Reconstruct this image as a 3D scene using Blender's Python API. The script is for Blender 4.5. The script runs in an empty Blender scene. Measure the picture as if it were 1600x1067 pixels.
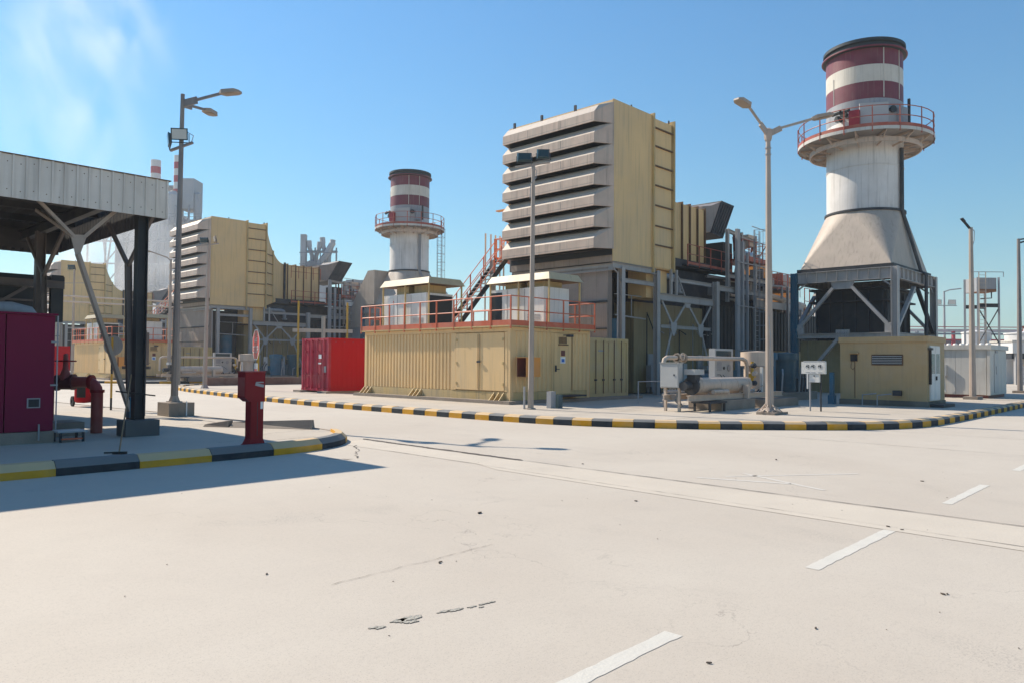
import bpy, bmesh, math, random
from mathutils import Vector, Matrix, noise
R = math.radians
random.seed(7)
C = bpy.context.scene.collection
sc = bpy.context.scene

# ------------------------------------------------------------------ camera, sky, sun, exposure
cam_d = bpy.data.cameras.new('camera'); cam = bpy.data.objects.new('camera', cam_d); C.objects.link(cam)
cam_d.sensor_width = 36; cam_d.lens = 1178.636 / 1600 * 36; cam_d.clip_start = .05; cam_d.clip_end = 6000
cam.matrix_world = Matrix.Translation((0, 0, 1.7)) @ Matrix.Rotation(-R(45.935), 4, 'Z') @ Matrix.Rotation(R(90 + 1.578), 4, 'X') @ Matrix.Rotation(R(.433), 4, 'Z')
sc.camera = cam
SUN_EL = R(41); SUN_AZ = R(-10)          # azimuth from +Y towards +X
w = bpy.data.worlds.new('World'); sc.world = w; w.use_nodes = True
nt = w.node_tree; bg = nt.nodes['Background']
sky = nt.nodes.new('ShaderNodeTexSky'); sky.sky_type = 'NISHITA'; sky.sun_disc = False
sky.sun_elevation = SUN_EL; sky.sun_rotation = SUN_AZ
sky.air_density = 1.9; sky.dust_density = 0; sky.ozone_density = 6.0; sky.altitude = 0
tint = nt.nodes.new('ShaderNodeMix'); tint.data_type = 'RGBA'; tint.blend_type = 'MULTIPLY'; tint.inputs[0].default_value = 1; tint.inputs[7].default_value = (.46, .99, 1.34, 1)   # clean desert blue
nt.links.new(sky.outputs[0], tint.inputs[6]); nt.links.new(tint.outputs[2], bg.inputs[0]); bg.inputs[1].default_value = .066
sun_d = bpy.data.lights.new('sun', 'SUN'); sun_d.energy = 5.0; sun_d.angle = R(.53); sun_d.color = (1, .90, .76)
sun = bpy.data.objects.new('sun', sun_d); C.objects.link(sun)
sd = Vector((math.sin(SUN_AZ) * math.cos(SUN_EL), math.cos(SUN_AZ) * math.cos(SUN_EL), math.sin(SUN_EL)))
sun.rotation_euler = sd.to_track_quat('Z', 'Y').to_euler()
sc.view_settings.view_transform = 'Standard'; sc.view_settings.look = 'None'
sc.view_settings.exposure = .55; sc.view_settings.gamma = 1; sc.view_settings.use_curve_mapping = False
sc.cycles.volume_bounces = 1; sc.cycles.max_bounces = 6; sc.cycles.use_denoising = True
sc.cycles.volume_step_rate = 4; sc.cycles.volume_max_steps = 64

# ------------------------------------------------------------------ materials
MATS = {}
def mat(name, col, rough=.6, metal=0., var=.12, scale=1.2, dust=0., rust=0., streak=0., bump=.0, bscale=30., fine=0., topdust=0., dcol=(.42, .36, .28), spec=.35):
    if name in MATS: return MATS[name]
    m = bpy.data.materials.new(name); m.use_nodes = True; t = m.node_tree; N = t.nodes; Lk = t.links
    b = N['Principled BSDF']; b.inputs['Roughness'].default_value = rough; b.inputs['Metallic'].default_value = metal; b.inputs['Specular IOR Level'].default_value = spec
    geo = N.new('ShaderNodeNewGeometry')
    def nz(s, det=4, dist=0., vec=None, r=.55):
        n = N.new('ShaderNodeTexNoise'); n.inputs['Scale'].default_value = s; n.inputs['Detail'].default_value = det
        n.inputs['Distortion'].default_value = dist; n.inputs['Roughness'].default_value = r
        Lk.new(vec if vec else geo.outputs['Position'], n.inputs['Vector']); return n.outputs['Fac']
    def ramp(f, a, c, lo=0., hi=1.):
        r = N.new('ShaderNodeMapRange'); r.inputs[1].default_value = a; r.inputs[2].default_value = c
        r.inputs[3].default_value = lo; r.inputs[4].default_value = hi; Lk.new(f, r.inputs[0]); return r.outputs[0]
    def mix(f, a, bcol, mode='MIX'):
        x = N.new('ShaderNodeMix'); x.data_type = 'RGBA'; x.blend_type = mode
        if isinstance(f, float): x.inputs[0].default_value = f
        else: Lk.new(f, x.inputs[0])
        for i, v in ((6, a), (7, bcol)):
            if isinstance(v, tuple): x.inputs[i].default_value = (*v[:3], 1)
            else: Lk.new(v, x.inputs[i])
        return x.outputs[2]
    n1 = nz(scale, 5)
    c = mix(ramp(n1, .3, .7), tuple(v * (1 - var) for v in col), tuple(min(1, v * (1 + var)) for v in col))
    if fine: c = mix(ramp(nz(bscale * 3, 2), .35, .65, 0, fine), c, tuple(v * .55 for v in col))
    if streak:
        mp = N.new('ShaderNodeMapping'); mp.inputs['Scale'].default_value = (7, 7, .35); Lk.new(geo.outputs['Position'], mp.inputs[0])
        c = mix(ramp(nz(1., 4, .3, mp.outputs[0]), .52, .75, 0, streak), c, (.09, .075, .06))
        mp2 = N.new('ShaderNodeMapping'); mp2.inputs['Scale'].default_value = (11, 11, .6); mp2.inputs['Location'].default_value = (5, 3, 1); Lk.new(geo.outputs['Position'], mp2.inputs[0])
        c = mix(ramp(nz(1., 4, .3, mp2.outputs[0]), .55, .8, 0, streak * .8), c, dcol)
    if dust: c = mix(ramp(nz(scale * .6, 6, 1.2), .42, .72, 0, dust), c, dcol)
    if rust: c = mix(ramp(nz(scale * 3.1, 8, 1., None, .7), .6, .7, 0, rust), c, (.16, .055, .025))
    if topdust:
        sx = N.new('ShaderNodeSeparateXYZ'); Lk.new(geo.outputs['Normal'], sx.inputs[0])
        c = mix(ramp(sx.outputs[2], .35, .72, 0, topdust), c, dcol)
    Lk.new(c, b.inputs['Base Color'])
    Lk.new(ramp(n1, .2, .8, rough * .85, min(1, rough * 1.15)), b.inputs['Roughness'])
    if bump:
        bp = N.new('ShaderNodeBump'); bp.inputs['Strength'].default_value = bump; bp.inputs['Distance'].default_value = .02
        Lk.new(nz(bscale, 6), bp.inputs['Height']); Lk.new(bp.outputs[0], b.inputs['Normal'])
    MATS[name] = m; return m

TAN = (.75, .50, .23)
tan = mat('tan_paint', TAN, .5, var=.06, dust=.25, streak=.25, scale=.5, bump=.08, bscale=3)
tan_dirty = mat('tan_paint_worn', (.54, .38, .16), .6, var=.1, dust=.4, streak=.45, rust=.25, scale=.8, bump=.1, bscale=6)
tan_shaded = mat('tan_paint_shaded', (.30, .225, .11), .6, var=.12, dust=.2, streak=.5, rust=.15, scale=.7, bump=.1, bscale=5)  # darker tan copy: deep shade of the enclosure walls put into the colour
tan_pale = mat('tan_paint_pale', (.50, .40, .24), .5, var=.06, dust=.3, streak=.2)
hoodm = mat('hood_metal', (.54, .41, .325), .55, metal=.0, var=.12, dust=.4, streak=.5, scale=1.5, topdust=.6, dcol=(.47, .42, .35))
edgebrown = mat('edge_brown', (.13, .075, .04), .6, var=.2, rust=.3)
greyp = mat('grey_paint', (.30, .31, .33), .5, var=.1, dust=.3, streak=.35, rust=.06, scale=.9)
greywall = mat('grey_wall', (.27, .225, .20), .55, var=.12, dust=.35, streak=.5, scale=.8, bump=.15, bscale=4)
steel = mat('steel_blue_grey', (.36, .345, .335), .5, var=.1, dust=.25, streak=.3, rust=.08)
stackm = mat('stack_paint', (.70, .66, .62), .5, var=.1, dust=.2, streak=.4, rust=.06, scale=.7, bump=.08, bscale=2)
redband = mat('stack_red', (.165, .034, .05), .5, var=.18, dust=.08, streak=.2, scale=.8)
whiteband = mat('stack_white', (.60, .55, .47), .5, var=.06, dust=.25, streak=.25)
rimm = mat('rim_dark', (.035, .045, .05), .6, var=.2)
conem = mat('cone_grey', (.44, .365, .30), .55, var=.08, dust=.3, streak=.3, bump=.1, bscale=2)
orange = mat('safety_orange', (.55, .115, .05), .5, var=.12, dust=.3, rust=.2)
redrail = mat('rail_red', (.36, .075, .045), .5, var=.15, dust=.3, rust=.1)
red = mat('red_paint', (.46, .002, .008), .6, var=.06, dust=.0, scale=.6, spec=.15)
redworn = mat('red_paint_worn', (.36, .012, .04), .55, spec=.25, var=.15, dust=.12, rust=.25, scale=1.5)
darkred = mat('fire_red', (.20, .004, .01), .5, var=.1, dust=.03, spec=.2)
purple = mat('maroon_enclosure', (.17, .006, .038), .55, var=.06, dust=.0, spec=.15)
piper = mat('pipe_red', (.28, .02, .025), .45, var=.15, dust=.25)
dark = mat('dark_steel', (.026, .030, .038), .6, var=.2, dust=.12)
black = mat('black_paint', (.022, .026, .032), .55, var=.2, dust=.06)
canopym = mat('canopy_sheet', (.68, .62, .55), .5, var=.07, dust=.3, streak=.3, bump=.05, bscale=5)
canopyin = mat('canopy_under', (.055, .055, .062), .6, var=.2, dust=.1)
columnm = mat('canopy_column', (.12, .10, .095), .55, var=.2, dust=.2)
polem = mat('pole_paint', (.38, .31, .26), .5, var=.1, dust=.35, streak=.3, rust=.12)
poled = mat('pole_dark', (.23, .20, .19), .5, var=.12, dust=.25, streak=.3)
lampm = mat('lamp_head', (.33, .27, .22), .5, var=.1, dust=.2)
white = mat('white_paint', (.72, .70, .66), .45, var=.05, dust=.2, streak=.25)
whitesheet = mat('white_sheet', (.56, .53, .48), .5, var=.05, dust=.3, streak=.3, topdust=.5)
cream = mat('cream_paint', (.54, .43, .34), .5, var=.1, dust=.3, streak=.25, rust=.08)
yellow = mat('yellow_paint', (.55, .30, .02), .5, var=.12, dust=.2, rust=.1)
kyel = mat('kerb_yellow', (.68, .33, .015), .8, var=.14, dust=.18, scale=3, fine=.3, bump=.3, topdust=.72, dcol=(.55, .44, .30))
kblk = mat('kerb_black', (.020, .028, .036), .8, var=.3, dust=.10, scale=3, fine=.2, bump=.3, topdust=.45, dcol=(.34, .33, .31))
kplain = mat('kerb_plain', (.30, .23, .18), .85, var=.2, dust=.3, scale=3, fine=.3, bump=.3, topdust=.5)
conc = mat('concrete', (.48, .42, .345), .85, var=.1, dust=.3, scale=.8, fine=.35, bump=.35, bscale=18)
concd = mat('concrete_dark', (.27, .22, .18), .85, var=.15, dust=.3, scale=2, fine=.35, bump=.35, bscale=18)
sand = mat('sand_ground', (.42, .36, .28), .9, var=.12, scale=.1, fine=.2, bump=.2)
glassd = mat('dark_glass', (.03, .06, .07), .15, var=.05)
lens = mat('lamp_lens', (.62, .60, .54), .3, var=.03)
bluem = mat('blue_steel', (.03, .13, .20), .5, var=.15, dust=.15)
teal = mat('teal_machine', (.03, .085, .11), .5, var=.2, dust=.15)
alum = mat('bare_metal', (.55, .55, .55), .35, metal=.8, var=.1)
orangebox = mat('orange_box', (.72, .28, .045), .5, var=.08, dust=.2)
oxide = mat('red_oxide', (.16, .05, .04), .6, var=.15)
blackprint = mat('print_black', (.02, .02, .025), .5, var=.02)
whiteprint = mat('print_white', (.8, .8, .78), .5, var=.02)
redprint = mat('print_red', (.62, .015, .012), .45, var=.03)
blueprint = mat('print_blue', (.05, .16, .5), .45, var=.03)
farm = mat('far_grey', (.36, .37, .39), .7, var=.12, dust=.2, scale=.2)  # far colours kept pale, distance haze put into the paint
farmd = mat('far_grey_dark', (.20, .22, .25), .7, var=.15, scale=.2)
farred = mat('far_red', (.40, .07, .09), .7, var=.05)
farwhite = mat('far_white', (.62, .6, .58), .7, var=.05)
coil = mat('coil_dark', (.012, .016, .022), .5, var=.1)
panel = mat('panel_grey', (.42, .42, .41), .45, var=.05, dust=.15)
rubber = mat('rubber', (.02, .02, .02), .8, var=.1)

# road concrete: dusty, patched, with slab joints, tyre polish and hairline cracks
def road_mat():
    m = bpy.data.materials.new('road_concrete'); m.use_nodes = True; t = m.node_tree; N = t.nodes; Lk = t.links
    b = N['Principled BSDF']; g = N.new('ShaderNodeNewGeometry'); P = g.outputs['Position']
    def nz(s, det=5, dist=0., sc3=None, r=.55, loc=(0, 0, 0)):
        v = P
        mp = N.new('ShaderNodeMapping'); mp.inputs['Scale'].default_value = sc3 or (1, 1, 1); mp.inputs['Location'].default_value = loc; Lk.new(P, mp.inputs[0]); v = mp.outputs[0]
        n = N.new('ShaderNodeTexNoise'); n.inputs['Scale'].default_value = s; n.inputs['Detail'].default_value = det; n.inputs['Distortion'].default_value = dist; n.inputs['Roughness'].default_value = r
        Lk.new(v, n.inputs['Vector']); return n.outputs['Fac']
    def ramp(f, a, c, lo=0., hi=1.):
        r = N.new('ShaderNodeMapRange'); r.inputs[1].default_value = a; r.inputs[2].default_value = c
        r.inputs[3].default_value = lo; r.inputs[4].default_value = hi; Lk.new(f, r.inputs[0]); return r.outputs[0]
    def mix(f, a, bcol, mode='MIX'):
        x = N.new('ShaderNodeMix'); x.data_type = 'RGBA'; x.blend_type = mode
        if isinstance(f, float): x.inputs[0].default_value = f
        else: Lk.new(f, x.inputs[0])
        for i, v in ((6, a), (7, bcol)):
            if isinstance(v, tuple): x.inputs[i].default_value = (*v[:3], 1)
            else: Lk.new(v, x.inputs[i])
        return x.outputs[2]
    def mul(a, c):
        x = N.new('ShaderNodeMath'); x.operation = 'MULTIPLY'; Lk.new(a, x.inputs[0]); Lk.new(c, x.inputs[1]); return x.outputs[0]
    c = mix(ramp(nz(.22, 6, .6), .3, .7), (.45, .39, .32), (.505, .45, .375))
    c = mix(ramp(nz(.11, 4, 1.5, (1, .35, 1), .5, (9, 2, 0)), .45, .75, 0, .55), c, (.53, .475, .40))
    c = mix(ramp(nz(2.3, 7, .4), .45, .75, 0, .22), c, (.40, .35, .295))
    c = mix(ramp(nz(26, 4, 0., None, .7), .5, .72, 0, .35), c, (.34, .30, .25))
    c = mix(ramp(nz(95, 2), .58, .70, 0, .5), c, (.2, .17, .15))
    # scuffed, speckled streaks running along the roadway
    st = mul(ramp(nz(.9, 4, .8, (1, .5, 1), .6, (3, 7, 0)), .55, .72), ramp(nz(48, 4, 0., None, .75), .5, .6))
    c = mix(mul(st, ramp(nz(.3, 2), .35, .6, 0, .8)), c, (.24, .21, .19))
    # hairline cracks
    v = N.new('ShaderNodeTexVoronoi'); v.feature = 'DISTANCE_TO_EDGE'; v.inputs['Scale'].default_value = .17
    wv = N.new('ShaderNodeMix'); wv.data_type = 'VECTOR'; wv.inputs[0].default_value = .22
    n3 = N.new('ShaderNodeTexNoise'); n3.inputs['Scale'].default_value = 1.1; n3.inputs['Detail'].default_value = 6; Lk.new(P, n3.inputs['Vector'])
    va = N.new('ShaderNodeVectorMath'); va.operation = 'SCALE'; va.inputs['Scale'].default_value = 3.; Lk.new(n3.outputs['Color'], va.inputs[0])
    vb = N.new('ShaderNodeVectorMath'); vb.operation = 'ADD'; Lk.new(P, vb.inputs[0]); Lk.new(va.outputs[0], vb.inputs[1]); Lk.new(vb.outputs[0], v.inputs['Vector'])
    ck = mul(ramp(v.outputs['Distance'], .0, .0022, .55, 0), ramp(nz(.35, 3, 0, None, .5, (20, 4, 0)), .5, .56))
    c = mix(mul(ck, ramp(nz(3., 2), .3, .5, 0, .8)), c, (.13, .11, .10))
    Lk.new(c, b.inputs['Base Color']); b.inputs['Roughness'].default_value = .85
    bp = N.new('ShaderNodeBump'); bp.inputs['Strength'].default_value = .22; bp.inputs['Distance'].default_value = .008
    Lk.new(nz(38, 6, 0, None, .7), bp.inputs['Height']); Lk.new(bp.outputs[0], b.inputs['Normal'])
    return m
road = road_mat()

# ------------------------------------------------------------------ mesh helpers
class MB:
    def __init__(s): s.v = []; s.f = []; s.sm = []
    def add(s, vs, fs, sm=False):
        o = len(s.v); s.v += [tuple(v) for v in vs]; s.f += [tuple(i + o for i in f) for f in fs]; s.sm += [sm] * len(fs); return s
    def box(s, x0, y0, z0, x1, y1, z1):
        vs = [(x0, y0, z0), (x1, y0, z0), (x1, y1, z0), (x0, y1, z0), (x0, y0, z1), (x1, y0, z1), (x1, y1, z1), (x0, y1, z1)]
        return s.add(vs, [(0, 3, 2, 1), (4, 5, 6, 7), (0, 1, 5, 4), (1, 2, 6, 5), (2, 3, 7, 6), (3, 0, 4, 7)])
    def bar(s, p, q, w, h=None, up=(0, 0, 1)):
        h = h or w; p = Vector(p); q = Vector(q); d = (q - p).normalized(); u = Vector(up)
        if abs(d.dot(u)) > .98: u = Vector((1, 0, 0))
        a = d.cross(u).normalized() * w / 2; b = a.cross(d).normalized() * h / 2
        vs = [p - a - b, p + a - b, p + a + b, p - a + b, q - a - b, q + a - b, q + a + b, q - a + b]
        return s.add(vs, [(0, 3, 2, 1), (4, 5, 6, 7), (0, 1, 5, 4), (1, 2, 6, 5), (2, 3, 7, 6), (3, 0, 4, 7)])
    def ibeam(s, p, q, w, h, t=.02, up=(0, 0, 1)):
        p = Vector(p); q = Vector(q); d = (q - p).normalized(); u = Vector(up)
        if abs(d.dot(u)) > .98: u = Vector((1, 0, 0))
        a = d.cross(u).normalized(); b = a.cross(d).normalized()
        W, H = w / 2, h / 2; k = t / 2 + .004
        pr = [(-W, -H), (W, -H), (W, -H + t), (k, -H + t), (k, H - t), (W, H - t), (W, H), (-W, H), (-W, H - t), (-k, H - t), (-k, -H + t), (-W, -H + t)]
        n = len(pr); vs = [p + a * x + b * y for x, y in pr] + [q + a * x + b * y for x, y in pr]
        fs = [(i, (i + 1) % n, n + (i + 1) % n, n + i) for i in range(n)]
        for o in (0, n): fs += [(o, o + 1, o + 2, o + 11), (o + 11, o + 2, o + 3, o + 10), (o + 10, o + 3, o + 4, o + 9), (o + 9, o + 4, o + 5, o + 8), (o + 8, o + 5, o + 6, o + 7)]
        return s.add(vs, fs)
    def tube(s, pts, r, n=8, caps=True, r1=None):
        pts = [Vector(p) for p in pts]; m = len(pts); vs = []; fs = []; last = None
        for i, p in enumerate(pts):
            d = ((pts[min(i + 1, m - 1)] - p).normalized() + (p - pts[max(i - 1, 0)]).normalized())
            d = d.normalized() if d.length > 1e-6 else Vector((0, 0, 1))
            if last is None: a = d.orthogonal().normalized()
            else: a = (last - d * last.dot(d)).normalized()
            last = a; b = d.cross(a); rr = r if r1 is None else r + (r1 - r) * i / (m - 1)
            for k in range(n):
                t = 2 * math.pi * k / n; vs.append(p + (a * math.cos(t) + b * math.sin(t)) * rr)
        for i in range(m - 1):
            for k in range(n): fs.append((i * n + k, i * n + (k + 1) % n, (i + 1) * n + (k + 1) % n, (i + 1) * n + k))
        s.add(vs, fs, True)
        if caps: s.add([vs[k] for k in range(n)], [tuple(reversed(range(n)))]); s.add([vs[(m - 1) * n + k] for k in range(n)], [tuple(range(n))])
        return s
    def lathe(s, prof, c=(0, 0, 0), n=24, closed=False, smooth=True, a0=0., a1=2 * math.pi, axis='z'):
        full = abs(a1 - a0 - 2 * math.pi) < 1e-6; cnt = n if full else n + 1; vs = []
        for k in range(cnt):
            t = a0 + (a1 - a0) * k / n
            for r, z in prof:
                p = (r * math.cos(t), r * math.sin(t), z)
                if axis == 'x': p = (z, r * math.cos(t), r * math.sin(t))
                if axis == 'y': p = (r * math.sin(t), z, r * math.cos(t))
                vs.append((c[0] + p[0], c[1] + p[1], c[2] + p[2]))
        m = len(prof); fs = []
        for k in range(n):
            k2 = (k + 1) % cnt
            for i in range(m - 1 + (1 if closed else 0)):
                j = (i + 1) % m
                fs.append((k * m + i, k2 * m + i, k2 * m + j, k * m + j))
        return s.add(vs, fs, smooth)
    def prism(s, poly, z0, z1, plane='xy'):
        n = len(poly)
        def P(a, b, z): return {'xy': (a, b, z), 'xz': (a, z, b), 'yz': (z, a, b)}[plane]
        vs = [P(a, b, z0) for a, b in poly] + [P(a, b, z1) for a, b in poly]
        return s.add(vs, [tuple(reversed(range(n))), tuple(range(n, 2 * n))] + [(i, (i + 1) % n, n + (i + 1) % n, n + i) for i in range(n)])
    def corr(s, p, q, z0, z1, pitch=.28, dep=.036, side=1):
        p = Vector((p[0], p[1], 0)); q = Vector((q[0], q[1], 0)); d = q - p; L = d.length; d.normalize(); nrm = Vector((d.y, -d.x, 0)) * side
        n = max(1, round(L / pitch)); st = L / n; pts = []
        for i in range(n):
            for f, k in ((.0, 0), (.30, 0), (.42, 1), (.58 + .14, 1), (.84, 0)): pts.append((st * (i + f), k))
        pts.append((L, 0)); vs = []
        for t, k in pts:
            v = p + d * t - nrm * dep * k; vs += [(v.x, v.y, z0), (v.x, v.y, z1)]
        return s.add(vs, [(2 * i, 2 * i + 2, 2 * i + 3, 2 * i + 1) for i in range(len(pts) - 1)])
    def mesh(s, name, m):
        me = bpy.data.meshes.new(name); me.from_pydata(s.v, [], s.f); me.polygons.foreach_set('use_smooth', s.sm)
        me.materials.append(m); me.validate()
        bm = bmesh.new(); bm.from_mesh(me); bmesh.ops.recalc_face_normals(bm, faces=bm.faces); bm.to_mesh(me); bm.free()
        if any(s.sm):
            me.set_sharp_from_angle(angle=R(35))
        return me
    def part(s, name, m, parent, label=None, kind=None):
        o = bpy.data.objects.new(name, s.mesh(name, m)); C.objects.link(o)
        if parent is not None:
            o.parent = parent; b = base_of(parent); o.data.transform(Matrix.Translation(-b))
        if label: o['label'] = label
        if kind: o['kind'] = kind
        return o
def base_of(o):
    v = Vector((0, 0, 0))
    while o is not None: v += o.location; o = o.parent
    return v
def T(name, label, cat, loc=(0, 0, 0), group=None):
    o = bpy.data.objects.new(name, None); C.objects.link(o); o.location = loc; o.empty_display_size = .2
    o['label'] = label; o['category'] = cat
    if group: o['group'] = group
    return o
def one(mb, name, m, label, cat, group=None, loc=None):
    o = bpy.data.objects.new(name, mb.mesh(name, m)); C.objects.link(o)
    if loc is not None: o.data.transform(Matrix.Translation(-Vector(loc))); o.location = loc
    o['label'] = label; o['category'] = cat
    if group: o['group'] = group
    return o
def struct(mb, name, m, kind='structure'):
    o = bpy.data.objects.new(name, mb.mesh(name, m)); C.objects.link(o); o['kind'] = kind; return o
def inst(src, name, parent, off=(0, 0, 0), label=None):
    o = src.copy(); o.name = name; C.objects.link(o); o.parent = parent; o.location = Vector(src.location) + Vector(off)
    if label: o['label'] = label
    return o
def B(x0, y0, z0, x1, y1, z1): return MB().box(x0, y0, z0, x1, y1, z1)
def text(s, name, size, m, parent, loc, rot, label=None, ext=.002):
    cu = bpy.data.curves.new(name, 'FONT'); cu.body = s; cu.size = size; cu.extrude = ext; cu.align_x = 'CENTER'; cu.align_y = 'CENTER'
    o = bpy.data.objects.new(name, cu); C.objects.link(o)
    dg = bpy.context.evaluated_depsgraph_get(); me = bpy.data.meshes.new_from_object(o.evaluated_get(dg)); bpy.data.objects.remove(o)
    o = bpy.data.objects.new(name, me); C.objects.link(o); me.materials.clear(); me.materials.append(m)
    me.transform(Matrix.Translation(Vector(loc)) @ rot.to_4x4()); me.transform(Matrix.Translation(-base_of(parent))); o.parent = parent
    if label: o['label'] = label
    return o
# rotations for flat print on a face: text x -> given direction, text y -> up
FACE_MX = Matrix(((0, 0, -1), (-1, 0, 0), (0, 1, 0)))      # on a face looking towards -x
FACE_MY = Matrix(((1, 0, 0), (0, 0, -1), (0, 1, 0)))       # on a face looking towards -y

def railing(parent, pts, h=1.08, step=1.15, m=orange, toe=.12, mid=True, closed=False, r=.022, toe_m=None):
    P = [Vector(p) for p in pts]; segs = list(zip(P[:-1], P[1:])) + ([(P[-1], P[0])] if closed else [])
    made = None
    for a, b in segs:
        n = max(1, round((b - a).length / step))
        for i in range(n + (0 if closed else (1 if (a, b) == segs[-1] else 0))):
            q = a + (b - a) * i / n
            if made is None: made = MB().bar(q - Vector((0, 0, .12)), q + Vector((0, 0, h)), .05, .05).part('post', m, parent); q0 = q.copy()
            else: inst(made, 'post', parent, q - q0)
    for k, z in (('top_rail', h), ('mid_rail', h * .52)):
        mb = MB()
        for a, b in segs: mb.tube([a + Vector((0, 0, z)), b + Vector((0, 0, z))], r, 6)
        mb.part(k, m, parent)
    if toe:
        mb = MB()
        for a, b in segs: mb.bar(a + Vector((0, 0, toe / 2)), b + Vector((0, 0, toe / 2)), .012, toe)
        mb.part('toe_board', toe_m or m, parent)
def ladder(parent, x, y, z0, z1, w=.45, axis='x', m=greyp, cage=True, step=.3):
    d = Vector((1, 0, 0)) if axis == 'x' else Vector((0, 1, 0)); c = Vector((x, y, 0)); back = Vector((0, -1, 0)) if axis == 'x' else Vector((-1, 0, 0))
    for k in (-1, 1): MB().bar(c + d * w / 2 * k + Vector((0, 0, z0)), c + d * w / 2 * k + Vector((0, 0, z1)), .05, .03).part('stile', m, parent)
    mb = MB(); z = z0 + .2
    while z < z1: mb.tube([c - d * w / 2 + Vector((0, 0, z)), c + d * w / 2 + Vector((0, 0, z))], .014, 5); z += step
    mb.part('rungs', m, parent, kind='stuff')
    if cage:
        mb = MB(); z = z0 + 2.2; K = 8
        def cp(t, z): return c + d * math.cos(t) * w * .75 + back * (math.sin(t) * w * 1.35) + Vector((0, 0, z))
        while z < z1: mb.tube([cp(math.pi * i / K, z) for i in range(K + 1)], .014, 4); z += .8
        for i in range(0, K + 1, 2): mb.bar(cp(math.pi * i / K, z0 + 2.2), cp(math.pi * i / K, z1 - .05), .025, .008)
        mb.part('safety_cage', m, parent)

# ------------------------------------------------------------------ ground, road, pavements, kerbs
struct(MB().add([(-1500, -1500, -.02), (1500, -1500, -.02), (1500, 1500, -.02), (-1500, 1500, -.02)], [(0, 1, 2, 3)]), 'ground', sand)
struct(MB().add([(-60, -40, 0), (140, -40, 0), (140, 190, 0), (-60, 190, 0)], [(0, 1, 2, 3)]), 'road', road)
rc = random.Random(3)
def wavy(p, q, w, n, jit, wmin=.3):
    p = Vector((*p, 0)); q = Vector((*q, 0)); d = (q - p).normalized(); nn = Vector((-d.y, d.x, 0)); L = (q - p).length; A = []; Bp = []; off = 0
    for i in range(n + 1):
        off = off * .8 + rc.uniform(-jit, jit); c = p + d * L * i / n + nn * off; ww = w * rc.uniform(wmin, 1) / 2 * (1 if 0 < i < n else .1)
        A.append(c + nn * ww); Bp.append(c - nn * ww)
    return A + Bp, [(i, n + 1 + i, n + 2 + i, i + 1) for i in range(n)]
# concrete gutter strip across the road with its dark edges
gut = mat('gutter_concrete', (.54, .475, .39), .8, var=.06, dust=.2, scale=.7, fine=.2, bump=.2, dcol=(.52, .47, .39))
gpoly = []
for i in range(60):
    y = -30 + i * (43.7 / 59); gpoly.append(y)
vs = []; 
for y in gpoly:
    k = max(0., min(1., (y + 30) / 44)); x0 = 8.28 + (.45 if y > 9 else .2 * max(0, y) / 9 + 0) ; x1 = 9.50 + .02 * math.sin(y)
    vs += [(x0, y, .004), (8.9, y, .0015 + .003), (x1, y, .004)]
struct(MB().add(vs, [(3 * i + k, 3 * i + 1 + k, 3 * i + 4 + k, 3 * i + 3 + k) for i in range(59) for k in (0, 1)]), 'gutter', gut)
jd = mat('joint_dark', (.10, .085, .075), .9, var=.3, scale=5)
jt = MB()
def up(vf, z): return ([(v[0], v[1], z) for v in vf[0]], vf[1])
jt.add(*up(wavy((9.55, -12), (9.6, 9), .028, 130, .006), .008)); jt.add(*up(wavy((9.6, 9), (9.66, 13.9), .13, 60, .012, .5), .008))
jt.add(*up(wavy((8.26, -12), (8.5, 2), .02, 100, .005, .1), .008)); jt.add(*up(wavy((8.5, 2), (8.75, 12), .012, 70, .004, .1), .008))
jt.add(*up(wavy((8.9, 12.9), (7.6, 11.2), .03, 24, .05, .1), .008)); jt.add(*up(wavy((7.6, 11.2), (7.1, 11.5), .05, 12, .05, .1), .008))
jt.add(*up(wavy((3.2, 5.0), (5.0, 5.05), .007, 40, .01, .1), .006))
jt.add(*up(wavy((16.9, -8), (17.3, 9.8), .02, 100, .006, .2), .006)); jt.add(*up(wavy((20.7, -8), (20.9, 6.6), .02, 100, .006, .2), .006))
struct(jt, 'road_joints', jd)
# spalled patches
sp = MB(); spd = MB()
def blob(cx, cy, rx, ry, n=34, rot=0., j=.42):
    out = []; ph = [rc.uniform(-j, j) for _ in range(n)]
    for i in range(n):
        t = 2 * math.pi * i / n; r = 1 + (ph[i] + ph[i - 1]) * .5; x, y = rx * r * math.cos(t), ry * r * math.sin(t)
        out.append((cx + x * math.cos(rot) - y * math.sin(rot), cy + x * math.sin(rot) + y * math.cos(rot)))
    return out
spots = [(2.89, 4.01, .035, .018), (2.92, 3.98, .04, .02), (3.08, 4.00, .06, .03), (3.16, 3.98, .09, .045), (3.13, 3.93, .05, .03), (3.42, 3.93, .06, .018), (3.49, 3.90, .06, .02), (3.62, 3.87, .035, .013), (3.71, 3.86, .04, .012), (3.78, 3.85, .035, .012), (3.66, 3.82, .02, .01)]
for cx, cy, rx, ry in spots:
    bl = blob(cx, cy, rx, ry, rot=-.15); n = len(bl); spd.add([(x, y, .0028) for x, y in bl], [tuple(range(n))])
    cx2 = sum(p[0] for p in bl) / n; cy2 = sum(p[1] for p in bl) / n
    sp.add([(cx2 + (x - cx2) * .97 + .003, cy2 + (y - cy2) * .95 + .003, .0042) for x, y in bl], [tuple(range(n))])
struct(spd, 'spalled_edge', jd); struct(sp, 'spalled_patch', mat('spall', (.40, .375, .32), .9, var=.25, scale=14, fine=.5, bump=.8, bscale=60))
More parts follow.
